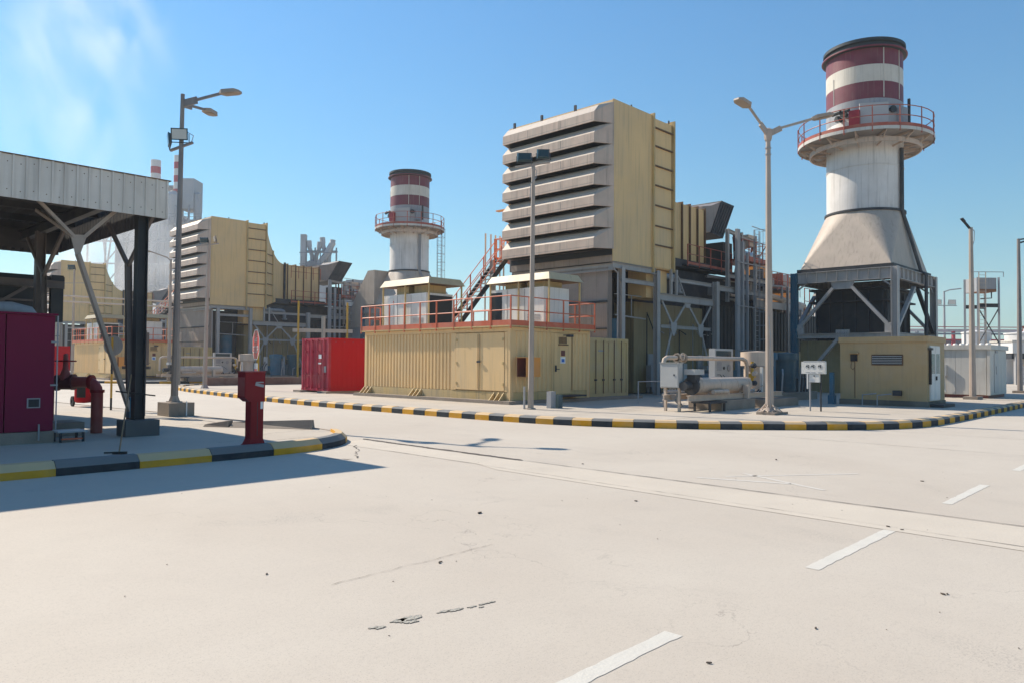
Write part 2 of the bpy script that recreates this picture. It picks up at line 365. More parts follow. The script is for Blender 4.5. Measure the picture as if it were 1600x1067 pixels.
# little stones and leaves lying about
st = MB()
for x, y, s_ in [(2.55, 2.75, .014), (4.2, 4.9, .02), (4.23, 4.92, .014), (4.9, 2.0, .013), (1.9, 1.9, .01), (6.3, 1.62, .018), (6.33, 1.6, .012), (3.0, 5.6, .015), (5.9, 6.2, .03), (11.2, 1.9, .02), (9.9, 1.2, .018), (12.2, 3.4, .02), (7.8, 5.4, .02), (3.9, 2.2, .015), (8.5, 2.7, .022), (8.45, 2.55, .016), (10, 8, .02), (13, 6, .03)] + [(rc.uniform(2, 14), rc.uniform(-2, 10), rc.uniform(.004, .009)) for _ in range(90)]:
    bl = blob(x, y, s_, s_ * .5, 7, rc.uniform(0, 3), .5); st.prism(bl, .004, .004 + s_ * .45)
struct(st, 'grit', mat('grit_dark', (.09, .07, .055), .9, var=.4, scale=6), 'stuff')
# painted dashes (worn, irregular ends)
mark = mat('road_paint', (.60, .57, .50), .7, var=.05, scale=3, fine=.18, bump=.25, bscale=40, dust=.35, dcol=(.52, .47, .41))
markf = mat('road_paint_faded', (.56, .52, .46), .8, var=.05, scale=3, fine=.2)
def dash(x0, y0, x1, y1, w, m, z=.0028):
    p = Vector((x0, y0, 0)); q = Vector((x1, y1, 0)); d = (q - p).normalized(); nn = Vector((-d.y, d.x, 0)); n = 30; L = (q - p).length; a = []; b = []
    for i in range(n + 1):
        c = p + d * (L * i / n); a.append(c + nn * (w / 2 + rc.uniform(-.009, .004))); b.append(c - nn * (w / 2 + rc.uniform(-.009, .004)))
    vs = [(v.x, v.y, z) for v in a + b]
    struct(MB().add(vs, [(i, n + 1 + i, n + 2 + i, i + 1) for i in range(n)]), 'lane_marking', m)
for k in range(-1, 7): dash(2.15 + 4.15 * k, 2.57 + .035 * k, 4.17 + 4.17 * k, 2.60 + .035 * k, .125, mark)
dash(8.95 + 1.6, 4.1 + .55, 9.0 + 1.1, 5.1 + .8, .10, markf); dash(10.35, 4.1, 11.0, 5.6, .09, markf); dash(10.5, 5.65, 12.3, 4.35, .08, markf)

def kerb(path, w, h, blk, name, mats, side=1, lip=.74, top_in=.06):
    # resample the path into blocks, each block its own stone
    P = [Vector((*p, 0)) for p in path]; D = [0]
    for a, b in zip(P[:-1], P[1:]): D.append(D[-1] + (b - a).length)
    def at(t):
        t = max(0, min(D[-1], t))
        for i in range(len(P) - 1):
            if t <= D[i + 1] or i == len(P) - 2:
                f = (t - D[i]) / (D[i + 1] - D[i]); return P[i].lerp(P[i + 1], f)
    def fr(t):
        d = (at(t + .15) - at(t - .15)).normalized(); return at(t), Vector((-d.y, d.x, 0)) * side
    root = bpy.data.objects.new(name, None); C.objects.link(root); root['kind'] = 'structure'
    n = round(D[-1] / blk)
    for i in range(n):
        t0 = D[-1] * i / n + .004; t1 = D[-1] * (i + 1) / n - .004; vs = []; K = 3; jz = rc.uniform(-.004, .004)
        for k in range(K + 1):
            p, nn = fr(t0 + (t1 - t0) * k / K)
            for o, z in ((0, -.01), (.0, h * lip), (top_in, h * .97), (w, h), (w, -.01)):
                q = p + nn * o; vs.append((q.x, q.y, z + (jz if z > 0 else 0)))
        fs = [(k * 5 + j, k * 5 + j + 1, k * 5 + j + 6, k * 5 + j + 5) for k in range(K) for j in range(4)] + [(4, 3, 2, 1, 0), tuple(K * 5 + j for j in range(5))]
        MB().add(vs, fs).part('kerbstone', mats[i % len(mats)], root)
    return root
def arc(cx, cy, r, a0, a1, n=12): return [(cx + r * math.cos(R(a0 + (a1 - a0) * i / n)), cy + r * math.sin(R(a0 + (a1 - a0) * i / n))) for i in range(n + 1)]
main_path = [(24, 48.5), (19.5, 47.2), (17.9, 44.5), (17.0, 41), (16.2, 35), (15.5, 29), (15.25, 24), (15.35, 18), (15.5, 14.9), (15.95, 12.9), (16.7, 11.45), (17.6, 10.1), (18.9, 8.75), (20.2, 7.5), (21.6, 6.65), (23.2, 6.25), (26.5, 6.24), (32, 6.36), (40, 6.6), (70, 6.8)]
def smooth(path, it=2):
    for _ in range(it):
        q = [path[0]]
        for a, b in zip(path[:-1], path[1:]): q += [(a[0] * .75 + b[0] * .25, a[1] * .75 + b[1] * .25), (a[0] * .25 + b[0] * .75, a[1] * .25 + b[1] * .75)]
        path = q + [path[-1]]
    return path
mp_ = smooth(main_path)
kerb(mp_, .30, .21, .56, 'kerb', [kyel, kblk], side=1)
u2_path = smooth([(17.2, 92), (17.2, 62), (17.6, 60), (19, 57.5), (21, 55.4), (24, 54.8), (60, 54.4)])
kerb(u2_path, .3, .2, 1.0, 'kerb', [kyel, kblk], side=1)
isl = smooth([(-6, 12.42), (1, 12.40), (4.5, 12.40), (7.2, 12.50), (8.3, 12.85), (9.1, 13.55), (9.45, 14.4)])
kerb(isl, .24, .215, 1.18, 'kerb', [kblk, kyel], side=1, lip=.52, top_in=.10)
isl2 = smooth([(9.45, 14.42), (9.6, 15.4), (9.5, 16.8), (9.3, 19), (9.05, 22.5), (8.5, 28), (7.9, 36), (7.2, 46)])
kerb(isl2, .16, .16, 1.5, 'kerb', [kplain], side=1)
def pave(path, rest, name, z=.146, m=None):
    poly = path + rest; n = len(poly)
    bm = bmesh.new(); vs = [bm.verts.new((x, y, z)) for x, y in poly]; f = bm.faces.new(vs); bmesh.ops.triangulate(bm, faces=[f])
    me = bpy.data.meshes.new(name); bm.normal_update(); bm.to_mesh(me); bm.free(); me.materials.append(m or conc); o = bpy.data.objects.new(name, me); C.objects.link(o); o['kind'] = 'structure'
    if me.polygons[0].normal.z < 0: me.flip_normals()
def offp(path, d):
    out = []
    for i, p in enumerate(path):
        a = Vector(path[max(0, i - 1)]); b = Vector(path[min(len(path) - 1, i + 1)]); t = (b - a).normalized(); out.append((p[0] - t.y * d, p[1] + t.x * d))
    return out
pave(offp(mp_, .1), [(70, 48.5)], 'pavement')
pave(offp(u2_path, .1), [(60, 92)], 'pavement')
pave(offp(isl, .1)[:-1] + offp(isl2, .08), [(-6, 46)], 'pavement')
# grooves and cracks on the island slab, slab joints on the pavement
cr = MB()
for a, b, w_ in [((7.0, 14.6), (9.2, 15.3), .02), ((6.4, 13.9), (7.6, 14.2), .015), ((5.2, 17.9), (8.9, 18.2), .02), ((7.2, 13.6), (8.4, 13.75), .02), ((8.3, 15.6), (8.6, 21), .05)]: cr.add(*up(wavy(a, b, w_, 30, .012, .2), .151))
for y in (10, 13, 16): cr.add(*up(wavy((17.5, y + 1.5), (24, y + 1.5), .02, 40, .004, .4), .151))
struct(cr, 'slab_cracks', jd)
# displaced kerb block lying on the island edge
kb = T('loose_kerb_block', 'pale tan concrete kerb block tipped against the back edge of the island', 'kerb block', (9.0, 16.2, .15))
MB().add([(8.05, 16.9, .15), (8.35, 17.25, .15), (9.45, 15.5, .15), (9.2, 15.2, .15), (8.2, 17.0, .27), (8.38, 17.2, .24), (9.42, 15.5, .34), (9.25, 15.3, .36)], [(0, 3, 2, 1), (4, 5, 6, 7), (0, 1, 5, 4), (1, 2, 6, 5), (2, 3, 7, 6), (3, 0, 4, 7)]).part('concrete_block', concd, kb)
MB().add([(7.7, 17.5, .15), (7.95, 17.75, .15), (8.3, 17.2, .15), (8.05, 16.95, .15), (7.75, 17.5, .2), (7.92, 17.7, .21), (8.28, 17.2, .3), (8.1, 17.0, .3)], [(0, 3, 2, 1), (4, 5, 6, 7), (0, 1, 5, 4), (1, 2, 6, 5), (2, 3, 7, 6), (3, 0, 4, 7)]).part('broken_end', concd, kb)
# low brown wall between the two roads behind the red container
one(B(20.2, 45.4, .146, 36, 45.7, .62), 'low_wall', mat('low_wall_brown', (.16, .09, .07), .8, var=.15, dust=.3), 'low dark red brown wall across the pavement behind the red container', 'low wall')

# ------------------------------------------------------------------ the power blocks (three alike, 42.4 m apart)
UN = [('beside the tall right-hand lamp post', 'nearest and largest'), ('behind the red container', 'middle-distance'), ('seen under the metal canopy', 'farthest')]
def unit(k):
    oy = 42.4 * k; X, Y = 28.24, 20.89 + oy
    wh = ['of the nearest power block', 'of the middle power block', 'of the farthest power block'][k]
    far = k > 0
    # ---- intake filter house
    t = T('intake_filter_house', ['largest tan filter house with seven grey weather hoods', 'tan filter house with seven hoods behind the tall lamp with floodlights', 'tan filter house half hidden behind the canopy columns on the left'][k], 'filter house', (X, Y, 6.4), 'air intake filter houses')
    zb, zt = 6.42, 13.97; L = 6.75
    B(X, Y + .02, zb + .85, X + 3.25, Y + L, zt).part('body', tan, t)
    B(X + .001, Y, zb, X + 3.24, Y + .018, zt + .04).part('side_panel', tan, t)
    B(X + .05, Y + .06, zb - .02, X + 3.2, Y + L - .05, zb + .845).part('plenum', greywall, t)
    B(X + 3.27, Y + .05, zb, X + 5.05, Y + L, zt - .05).part('rear_body', tan, t)
    zz = [zb + .02, zb + 1.15, zb + 2.1, zb + 3.12, zb + 4.12, zb + 5.1, zb + 6.08, zb + 7.0, zt - .05]
    for a, b in zip(zz[:-1], zz[1:]): B(X + 3.34, Y - .002, a + .03, X + 5.0, Y + .045, b - .03).part('panel', tan, t)
    rb = None
    for z in zz[1:-1]:
        if rb is None: rb = B(X + 3.34, Y - .09, z - .028, X + 5.02, Y + .0, z + .028).part('stiffener', edgebrown, t); z0 = z
        else: inst(rb, 'stiffener', t, (0, 0, z - z0))
    B(X + 3.22, Y - .13, zb - .25, X + 3.32, Y + .2, zt + .12).part('flange', tan_dirty, t)
    B(X + 5.05, Y - .15, zb - .1, X + 5.14, Y + L, zt + .12).part('flange', tan_dirty, t)
    B(X + 3.2, Y + .3, 4.95, X + 5.05, Y + 1.4, zb - .02).part('lower_panel', tan, t)
    for dx in (1.6, 4.9): MB().tube([(X + dx, Y + .1, zt), (X + dx, Y + .1, zt + .16)], .04, 6).part('lifting_lug', dark, t)
    # seven weather hoods: chamfered top, front lip, sloped ends
    z1, dz = 6.42 + .53 + .0, (6.376 - .533) / 6
    y0, y1, o = Y - .08, Y + L - .12, .99
    zz = 0
    hb = None
    for i in range(7):
        zl = 6.42 + .545 + dz * i + .0
        if hb is None:
            # section across x (out from the face): lip bottom, lip top, chamfer, root
            def sec(x, z): return (X - x, z)
            hp = .97
            secs = [(o, zl), (o, zl + .42), (o - .36, zl + .80), (.02, zl + 1.04)]
            vs = []
            for yy, ins in ((y0 + .42, 0), (y1 - .42, 0)):
                for x, z in secs: vs.append((X - x, yy, z))
            e0 = [(X - .02, y0 + .02, zl + .04), (X - .02, y0 + .02, zl + 1.0)]; e1 = [(X - .02, y1 - .02, zl + .04), (X - .02, y1 - .02, zl + 1.0)]
            vs += e0 + e1      # 8,9 ; 10,11
            fs = [(0, 1, 5, 4), (1, 2, 6, 5), (2, 3, 7, 6), (0, 8, 9, 1), (1, 9, 2), (2, 9, 3), (4, 5, 11, 10), (5, 6, 11), (6, 7, 11)]
            me = MB().add(vs, fs)
            hb = me.part('weather_hood', hoodm, t); 
            sm = hb.modifiers.new('thick', 'SOLIDIFY'); sm.thickness = .03; sm.offset = 1
            lip = MB().bar((X - o - .012, y0 + .42, zl + .0), (X - o - .012, y1 - .42, zl + .0), .05, .05).bar((X - o, y0 + .43, zl), (X - .02, y0 + .0, zl + .03), .04, .05).part('drip_edge', hoodm, hb)
            bl = MB().bar((X - o - .02, y0 + .42, zl + .07), (X - o - .02, y1 - .42, zl + .07), .012, .02).part('bolt_line', greywall, hb)
            sb = MB()
            for q in (.36, .68): sb.bar((X - o - .022, y0 + (y1 - y0) * q, zl), (X - o - .022, y0 + (y1 - y0) * q, zl + .40), .03, .012, up=(1, 0, 0))
            sb.part('joint_strip', greywall, hb); z00 = zl
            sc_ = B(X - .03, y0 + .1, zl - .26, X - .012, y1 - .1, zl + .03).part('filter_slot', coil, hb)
            bk = MB().add([(X - .99 + .03, y0 + .44, zl + .02), (X - .03, y0 + .1, zl + .06), (X - .03, y1 - .1, zl + .06), (X - .99 + .03, y1 - .44, zl + .02)], [(0, 1, 2, 3)]).part('soffit', coil, hb)  # near-black sheet, paints the shade inside the open hood underside
            first = hb
        else:
            c = inst(first, 'weather_hood', t, (0, 0, zl - z00))
            for ch in list(first.children): inst(ch, ch.name.split('.')[0], c)
    # side walls that close the hood stack to the roof
    if k == 0:
        for q in (.3, .62, .9): MB().bar((X - .3, Y + L * q, zt - .22), (X - .3, Y + L * q, zt + .1), .12, .08).part('roof_bracket', dark, t)
        MB().bar((X - .1, Y + L, 9.7), (X - .1, Y + L + .75, 9.7), .25, .06).part('side_bracket', orangebox, t)
    # ---- transition duct and straight duct
    t2 = T('intake_duct', 'tan ribbed air duct running back from the filter house ' + wh, 'duct', (X + 5.2, Y + 2, 7), 'air intake ducts')
    n = 10; top = []; ys = []
    xs = [X + 5.16 + 2.84 * i / n for i in range(n + 1)]
    zt_ = [13.75 - 2.95 * (1 - (1 - i / n) ** 2.2) for i in range(n + 1)]; ys = [Y + .05 + 1.95 * (i / n) ** .8 for i in range(n + 1)]
    vs = []
    for i in range(n + 1):
        a, b = ys[i], Y + L - .05 - 1.6 * (i / n)
        zb_ = 6.6 + .9 * (i / n); vs += [(xs[i], a, zb_), (xs[i], a, zt_[i]), (xs[i], b, zt_[i]), (xs[i], b, zb_)]
    MB().add(vs, [(4 * i + j, 4 * i + (j + 1) % 4, 4 * i + 4 + (j + 1) % 4, 4 * i + 4 + j) for i in range(n) for j in range(4)] + [(0, 1, 2, 3)]).part('transition', tan, t2)
    MB().bar((xs[4], ys[4] - .05, 7.0), (xs[4], ys[4] - .05, zt_[4] + .05), .1, .12).part('stiffener', tan_dirty, t2)
    for z in (7.6, 8.6, 9.6, 10.5, 11.3): MB().bar((X + 5.2, Y + .03 - .04, z), (xs[4], ys[4] - .04, z), .08, .05).part('stiffener', edgebrown, t2)
    x0, x1 = X + 8.02, 40.05; B(x0, Y + 2.0, 7.5, x1, Y + 5.3, 10.8).part('duct_body', tan, t2)
    MB().tube([(X + 8.0, Y + 1.86, 7.2), (X + 8.0, Y + 1.86, 10.95)], .11, 8).part('drain_pipe', dark, t2)
    for q in (36.6, 37.45, 38.3, 39.15, 40.0): B(q - .03, Y + 1.88, 7.45, q + .03, Y + 5.4, 10.9).part('stiffener', edgebrown, t2)
    # ---- ventilation outlet behind the duct
    t3 = T('ventilation_outlet', 'angled vent outlet with dark louvres behind the duct ' + wh, 'vent outlet', (40.3, Y + 2, 9.6), 'ventilation outlets')
    MB().prism([(40.15, 9.65), (41.1, 9.65), (42.35, 11.7), (41.2, 11.3), (40.15, 11.1)], Y + 2.2, Y + 4.6, 'xz').part('outlet_box', poled, t3)
    MB().prism([(41.14, 9.65), (42.55, 9.45), (44.0, 11.7), (42.39, 11.78)], Y + 2.15, Y + 5.25, 'xz').part('outlet_hood', dark, t3)
    for i in range(5):
        a = 41.3 + i * .28; MB().bar((a, Y + 2.13, 9.72 - .02 * i), (a + 1.35, Y + 2.13, 11.62 - .01 * i), .02, .04, up=(0, 1, 0)).part('louvre', black, t3)
    # ---- steel support frame
    t4 = T('steel_support_frame', 'blue grey braced steel frame holding up the ' + ['nearest', 'middle', 'farthest'][k] + ' filter house', 'steel frame', (X, Y, .15), 'steel support frames')
    fy = Y + .02
    def col(x, y, z0, z1, w_=.26): return MB().ibeam((x, y, z0), (x, y, z1), w_, w_ * .95, .022, up=(0, 1, 0)).part('column', steel, t4)
    col(28.98, fy, .15, 6.2); col(31.95, fy, .15, 6.3); col(37.65, fy - .1, .15, 6.2, .3)
    col(28.98, fy + 6.3, .15, 6.2); col(31.95, fy + 6.3, .15, 6.2); col(37.65, fy + 6, .15, 6.2, .3)
    for p, q, w_, h_ in [((28.3, fy, 6.24), (31.8, fy, 6.24), .2, .28), ((28.9, fy + .04, 5.6), (31.8, fy + .04, 5.6), .14, .2), ((32.2, fy, 5.02), (37.5, fy, 5.02), .24, .36), ((32.3, fy, 3.56), (37.2, fy, 3.56), .14, .16), ((37.6, fy, 5.9), (40.4, fy, 5.9), .2, .3), ((40.4, fy, 5.9), (44.5, fy, 5.9), .2, .3), ((33.4, fy + .1, 6.0), (37.5, fy + .1, 6.0), .16, .2)]:
        MB().ibeam(p, q, w_, h_, .02).part('beam', steel, t4)
    MB().ibeam((28.4, fy, 6.2), (28.4, fy + 6.5, 6.2), .2, .28).part('beam', steel, t4)
    for p, q in [((32.35, 4.85), (33.3, 3.72)), ((33.5, 3.72), (34.6, 4.78)), ((34.85, 4.78), (35.95, 3.72)), ((36.2, 3.72), (37.2, 4.8)), ((33.3, 3.4), (31.98, .3)), ((36.2, 3.4), (37.6, .3))]:
        MB().bar((p[0], fy - .03, p[1]), (q[0], fy - .03, q[1]), .05, .12).part('brace', steel, t4)
    for gx in (33.4, 36.08): MB().prism([(gx - .28, 3.78), (gx + .28, 3.78), (gx + .26, 3.45), (gx + .05, 3.1), (gx - .1, 3.1), (gx - .26, 3.45)], fy - .09, fy - .07, 'xz').part('gusset_plate', steel, t4)
    MB().prism([(34.4, 4.83), (35.05, 4.83), (34.9, 4.6), (34.55, 4.6)], fy - .09, fy - .07, 'xz').part('gusset_plate', steel, t4)
    MB().tube([(28.4, fy - .2, .3), (28.4, fy - .2, 5.85), (28.15, fy - .2, 6.0), (28.15, fy + 3, 6.0)], .035, 6).part('conduit', greyp, t4)
    # upper small stub frame with elbow pipe
    for x_ in (33.25, 33.75): MB().bar((x_, fy, 5.2), (x_, fy, 6.5), .12, .12).part('stub_post', steel, t4)
    MB().bar((33.9, fy, 6.2), (34.6, fy, 5.2), .06, .06).part('brace', steel, t4)
    # ---- machine hall behind the frame
    t5 = T('turbine_enclosure', ['grey and tan machine enclosure beneath the nearest filter house', 'grey and tan machine enclosure behind the stop sign', 'tan machine enclosure glimpsed past the valve pipes under the canopy'][k], 'machine enclosure', (X, Y + 1.5, .15), 'machine enclosures')
    wx = 28.32
    ny = 7; ya, yb = Y + .35, Y + 6.75
    for i in range(ny):
        a = ya + (yb - ya) * i / ny; b = ya + (yb - ya) * (i + 1) / ny
        B(wx, a + .012, .2, wx + .08, b - .012, 4.55).part('wall_panel', greywall, t5)
    B(wx + .03, ya, 4.58, wx + .08, yb, 6.18).part('upper_wall', greywall, t5)
    MB().bar((wx - .03, ya, 4.56), (wx - .03, yb, 4.56), .06, .1).bar((wx - .03, ya, 3.3), (wx - .03, yb, 3.3), .04, .06).part('wall_rail', dark, t5)
    B(wx + .1, Y + 2.6, .2, 31.9, Y + 6.6, 6.1).part('dark_bay_back', black, t5)  # black box paints the darkness inside the open bay
    B(wx + .1, Y + .36, .2, 28.7, Y + 2.55, 6.1).part('bay_side', greywall, t5)
    ty = Y + 1.5
    for i, (a, b) in enumerate([(32.1, 34.0), (34.04, 35.9), (35.94, 37.9), (37.94, 40.2), (40.24, 42.2), (42.24, 44.4), (44.44, 46.5), (46.54, 48.8), (48.84, 51), (51.04, 56), (56.04, 62)]):
        B(a, ty, .2, b, ty + .1, 4.85 if a < 38 else 2.6).part('wall_panel', tan_shaded, t5)
    B(32.1, ty + .15, 4.87, 40.0, ty + 4, 6.9).part('dark_duct', dark, t5)
    B(32.1, ty + .12, .2, 62, ty + 4.8, 2.55).part('core', tan_shaded, t5)
    B(32.1, ty + .12, 2.57, 38.9, ty + 4.8, 4.84).part('core', tan_shaded, t5)
    MB().corr((38.9, ty - .25), (62, ty - .25), 2.62, 5.15, .45, .06, 1).part('dark_cladding', black, t5)
    B(38.92, ty - .1, 2.6, 62, ty + 4.6, 5.12).part('dark_core', black, t5)
    MB().tube([(34.3, ty - .1, .3), (34.3, ty - .1, 4.9)], .07, 8).part('wall_pipe', steel, t5)
    MB().tube([(34.0, ty - .25, 6.35), (35.6, ty - .25, 6.35), (35.85, ty - .25, 6.28), (35.95, ty - .25, 6.05), (35.95, ty - .25, 5.6)], .16, 10).tube([(35.95, ty - .25, 5.62), (35.95, ty - .25, 5.5)], .25, 10).part('vent_pipe', greyp, t5)
    MB().lathe([(.0, .25), (.55, .25), (.55, 2.9), (.0, 2.9)], (30.6, Y + 1.9, 1.0), 20).part('blue_vessel', bluem, t5)
    MB().tube([(29.2, Y + .6, 5.0), (31.8, Y + .6, 5.0)], .025, 6).tube([(29.2, Y + .6, 4.0), (31.8, Y + .6, 3.9)], .04, 6).tube([(30.6, Y + .6, 4.0), (30.6, Y + .6, 5.0)], .025, 6).part('bay_rails', steel, t5)
    for x_ in (33.2, 38.2): B(x_, Y + 1.35, .2, x_ + .5, Y + 1.46, 2.2).part('access_door', greyp, t5)
    # ---- upper walkway with rails
    t6 = T('upper_walkway', 'steel walkway with red rails above the machine enclosure ' + wh, 'walkway', (38, Y + 1, 7), 'upper walkways')
    wy = Y + 1.0
    B(36.4, wy, 7.1, 46.5, wy + 1.0, 7.18).part('deck', dark, t6); B(46.5, wy + .2, 6.6, 50.5, wy + 2.2, 6.68).part('deck', dark, t6); B(41.6, wy - .6, 7.9, 45.2, wy + 1.2, 7.98).part('deck', redrail, t6)
    railing(t6, [(36.5, wy, 7.18), (41.5, wy, 7.18)], 1.1, 1.2, redrail, .14)
    railing(t6, [(41.6, wy - .6, 7.98), (45.2, wy - .6, 7.98), (45.2, wy + 1.2, 7.98)], 1.15, .9, redrail, .2)
    railing(t6, [(46.5, wy + .2, 6.68), (50.5, wy + .2, 6.68), (50.5, wy + 2.2, 6.68)], 1.1, .8, redrail, .16)
    for x_ in (40.4, 42.1, 43.9): MB().ibeam((x_, wy - .3, 5.3), (x_, wy - .3, 9.6 if x_ < 44 else 8), .18, .18, .02, up=(0, 1, 0)).part('column', steel, t6)
    MB().ibeam((40.4, wy - .3, 9.5), (44.2, wy - .3, 9.2), .16, .2).ibeam((40.4, wy - .3, 6.85), (46, wy - .3, 6.85), .16, .22).part('beam', steel, t6)
    B(41.2, wy + .4, 7.2, 42.3, wy + 1.6, 9.0).part('valve_cabinet', dark, t6)
    MB().tube([(42.6, wy + .2, 8.4), (44.4, wy + .2, 8.4)], .28, 12).part('cross_pipe', alum, t6)
    B(43.0, wy - .3, 8.9, 43.8, wy + .5, 9.6).part('grey_box', cream, t6)
    B(46.4, wy + .8, 6.7, 48.0, wy + 1.8, 8.5).part('rusty_box', orangebox, t6); B(51.0, wy + .9, 5.95, 52.6, wy + 2.3, 7.8).part('rusty_box', orangebox, t6)
    B(48.3, wy + .9, 6.7, 50.2, wy + 2.0, 7.4).part('grey_box', greyp, t6)
    railing(t6, [(52.9, wy + .4, 5.2), (55.5, wy + .4, 5.2)], 1.9, .8, redrail, .0)
    MB().tube([(46.3, wy + .3, 6.2), (52.5, wy + .3, 5.8)], .2, 8).part('long_pipe', cream, t6)
    B(44.4, wy + .1, 5.3, 52, wy + .3, 5.75).part('edge_beam', steel, t6)
    rq = random.Random(11 + k)
    B(38.9, wy + 1.1, 5.15, 45.5, wy + 4.5, 7.05).part('dark_plenum', dark, t6); B(34.0, wy + .3, 7.0, 40.3, wy + 4.2, 7.46).part('duct_support', dark, t6); B(45.6, wy + 1.6, 5.15, 49, wy + 4.5, 6.5).part('dark_plenum', black, t6)
    for i in range(26):
        x_ = rq.uniform(38.5, 50); z_ = rq.uniform(5.4, 6.9); ln = rq.uniform(.6, 3)
        mb = MB()
        if i % 3: mb.tube([(x_, wy - .12 + rq.uniform(-.15, .5), z_), (x_ + ln, wy - .12, z_), (x_ + ln, wy - .12, z_ - rq.uniform(.2, .9))], rq.choice((.03, .05, .09)), 6)
        else: mb.box(x_, wy - .2, z_, x_ + rq.uniform(.2, .7), wy + .2, z_ + rq.uniform(.2, .6))
        mb.part('service_pipe' if i % 3 else 'junction_box', rq.choice((greyp, steel, cream, dark, alum, oxide, poled)), t6)
    for i in range(14):
        x_ = rq.uniform(41, 46); z0_ = rq.choice((7.2, 8.0)); MB().tube([(x_, wy + rq.uniform(-.3, .9), z0_), (x_, wy + rq.uniform(-.3, .9), z0_ + rq.uniform(.7, 1.9))], rq.choice((.04, .07, .12)), 8).part('service_pipe', rq.choice((greyp, cream, dark, oxide, white)), t6)
    for i in range(6): B(46.2 + i * .75, wy + .4, 6.7, 46.2 + i * .75 + rq.uniform(.2, .5), wy + 1.2, 6.7 + rq.uniform(.4, 1.3)).part('junction_box', rq.choice((greyp, oxide, dark, orangebox)), t6)
    for x_ in (44.2, 46.4, 49): MB().ibeam((x_, wy - .1, .2), (x_, wy - .1, 6.9), .16, .16, .02, up=(0, 1, 0)).part('column', steel, t6)
    railing(t6, [(37, wy + 1.0, 9.7), (40.2, wy + 1.0, 9.7)], 1.0, .8, redrail, 0) if k else None
    # ---- cable ladder tower and caged ladder
    t7 = T('caged_ladder', 'grey caged ladder and cable riser climbing beside the walkway ' + wh, 'ladder', (41.3, Y - .3, .15), 'caged ladders')
    ladder(t7, 42.0, Y - .35, .15, 9.6, .55, 'x', greyp)
    for x_, w_ in ((39.7, .34), (40.35, .2), (40.95, .12)): B(x_, Y - .3, .15, x_ + w_, Y - .15, 9.4 - (x_ - 39.7)).part('cable_riser', greyp, t7)
    for z in (2.5, 5, 7.5): MB().bar((39.7, Y - .33, z), (43.2, Y - .33, z), .05, .06).part('cross_bar', greyp, t7)
    MB().tube([(43.2, Y - .35, .15), (43.2, Y - .35, 9.7), (41.4, Y - .35, 9.75)], .03, 6).part('outer_pipe', greyp, t7)
    return t
for k in range(3): unit(k)

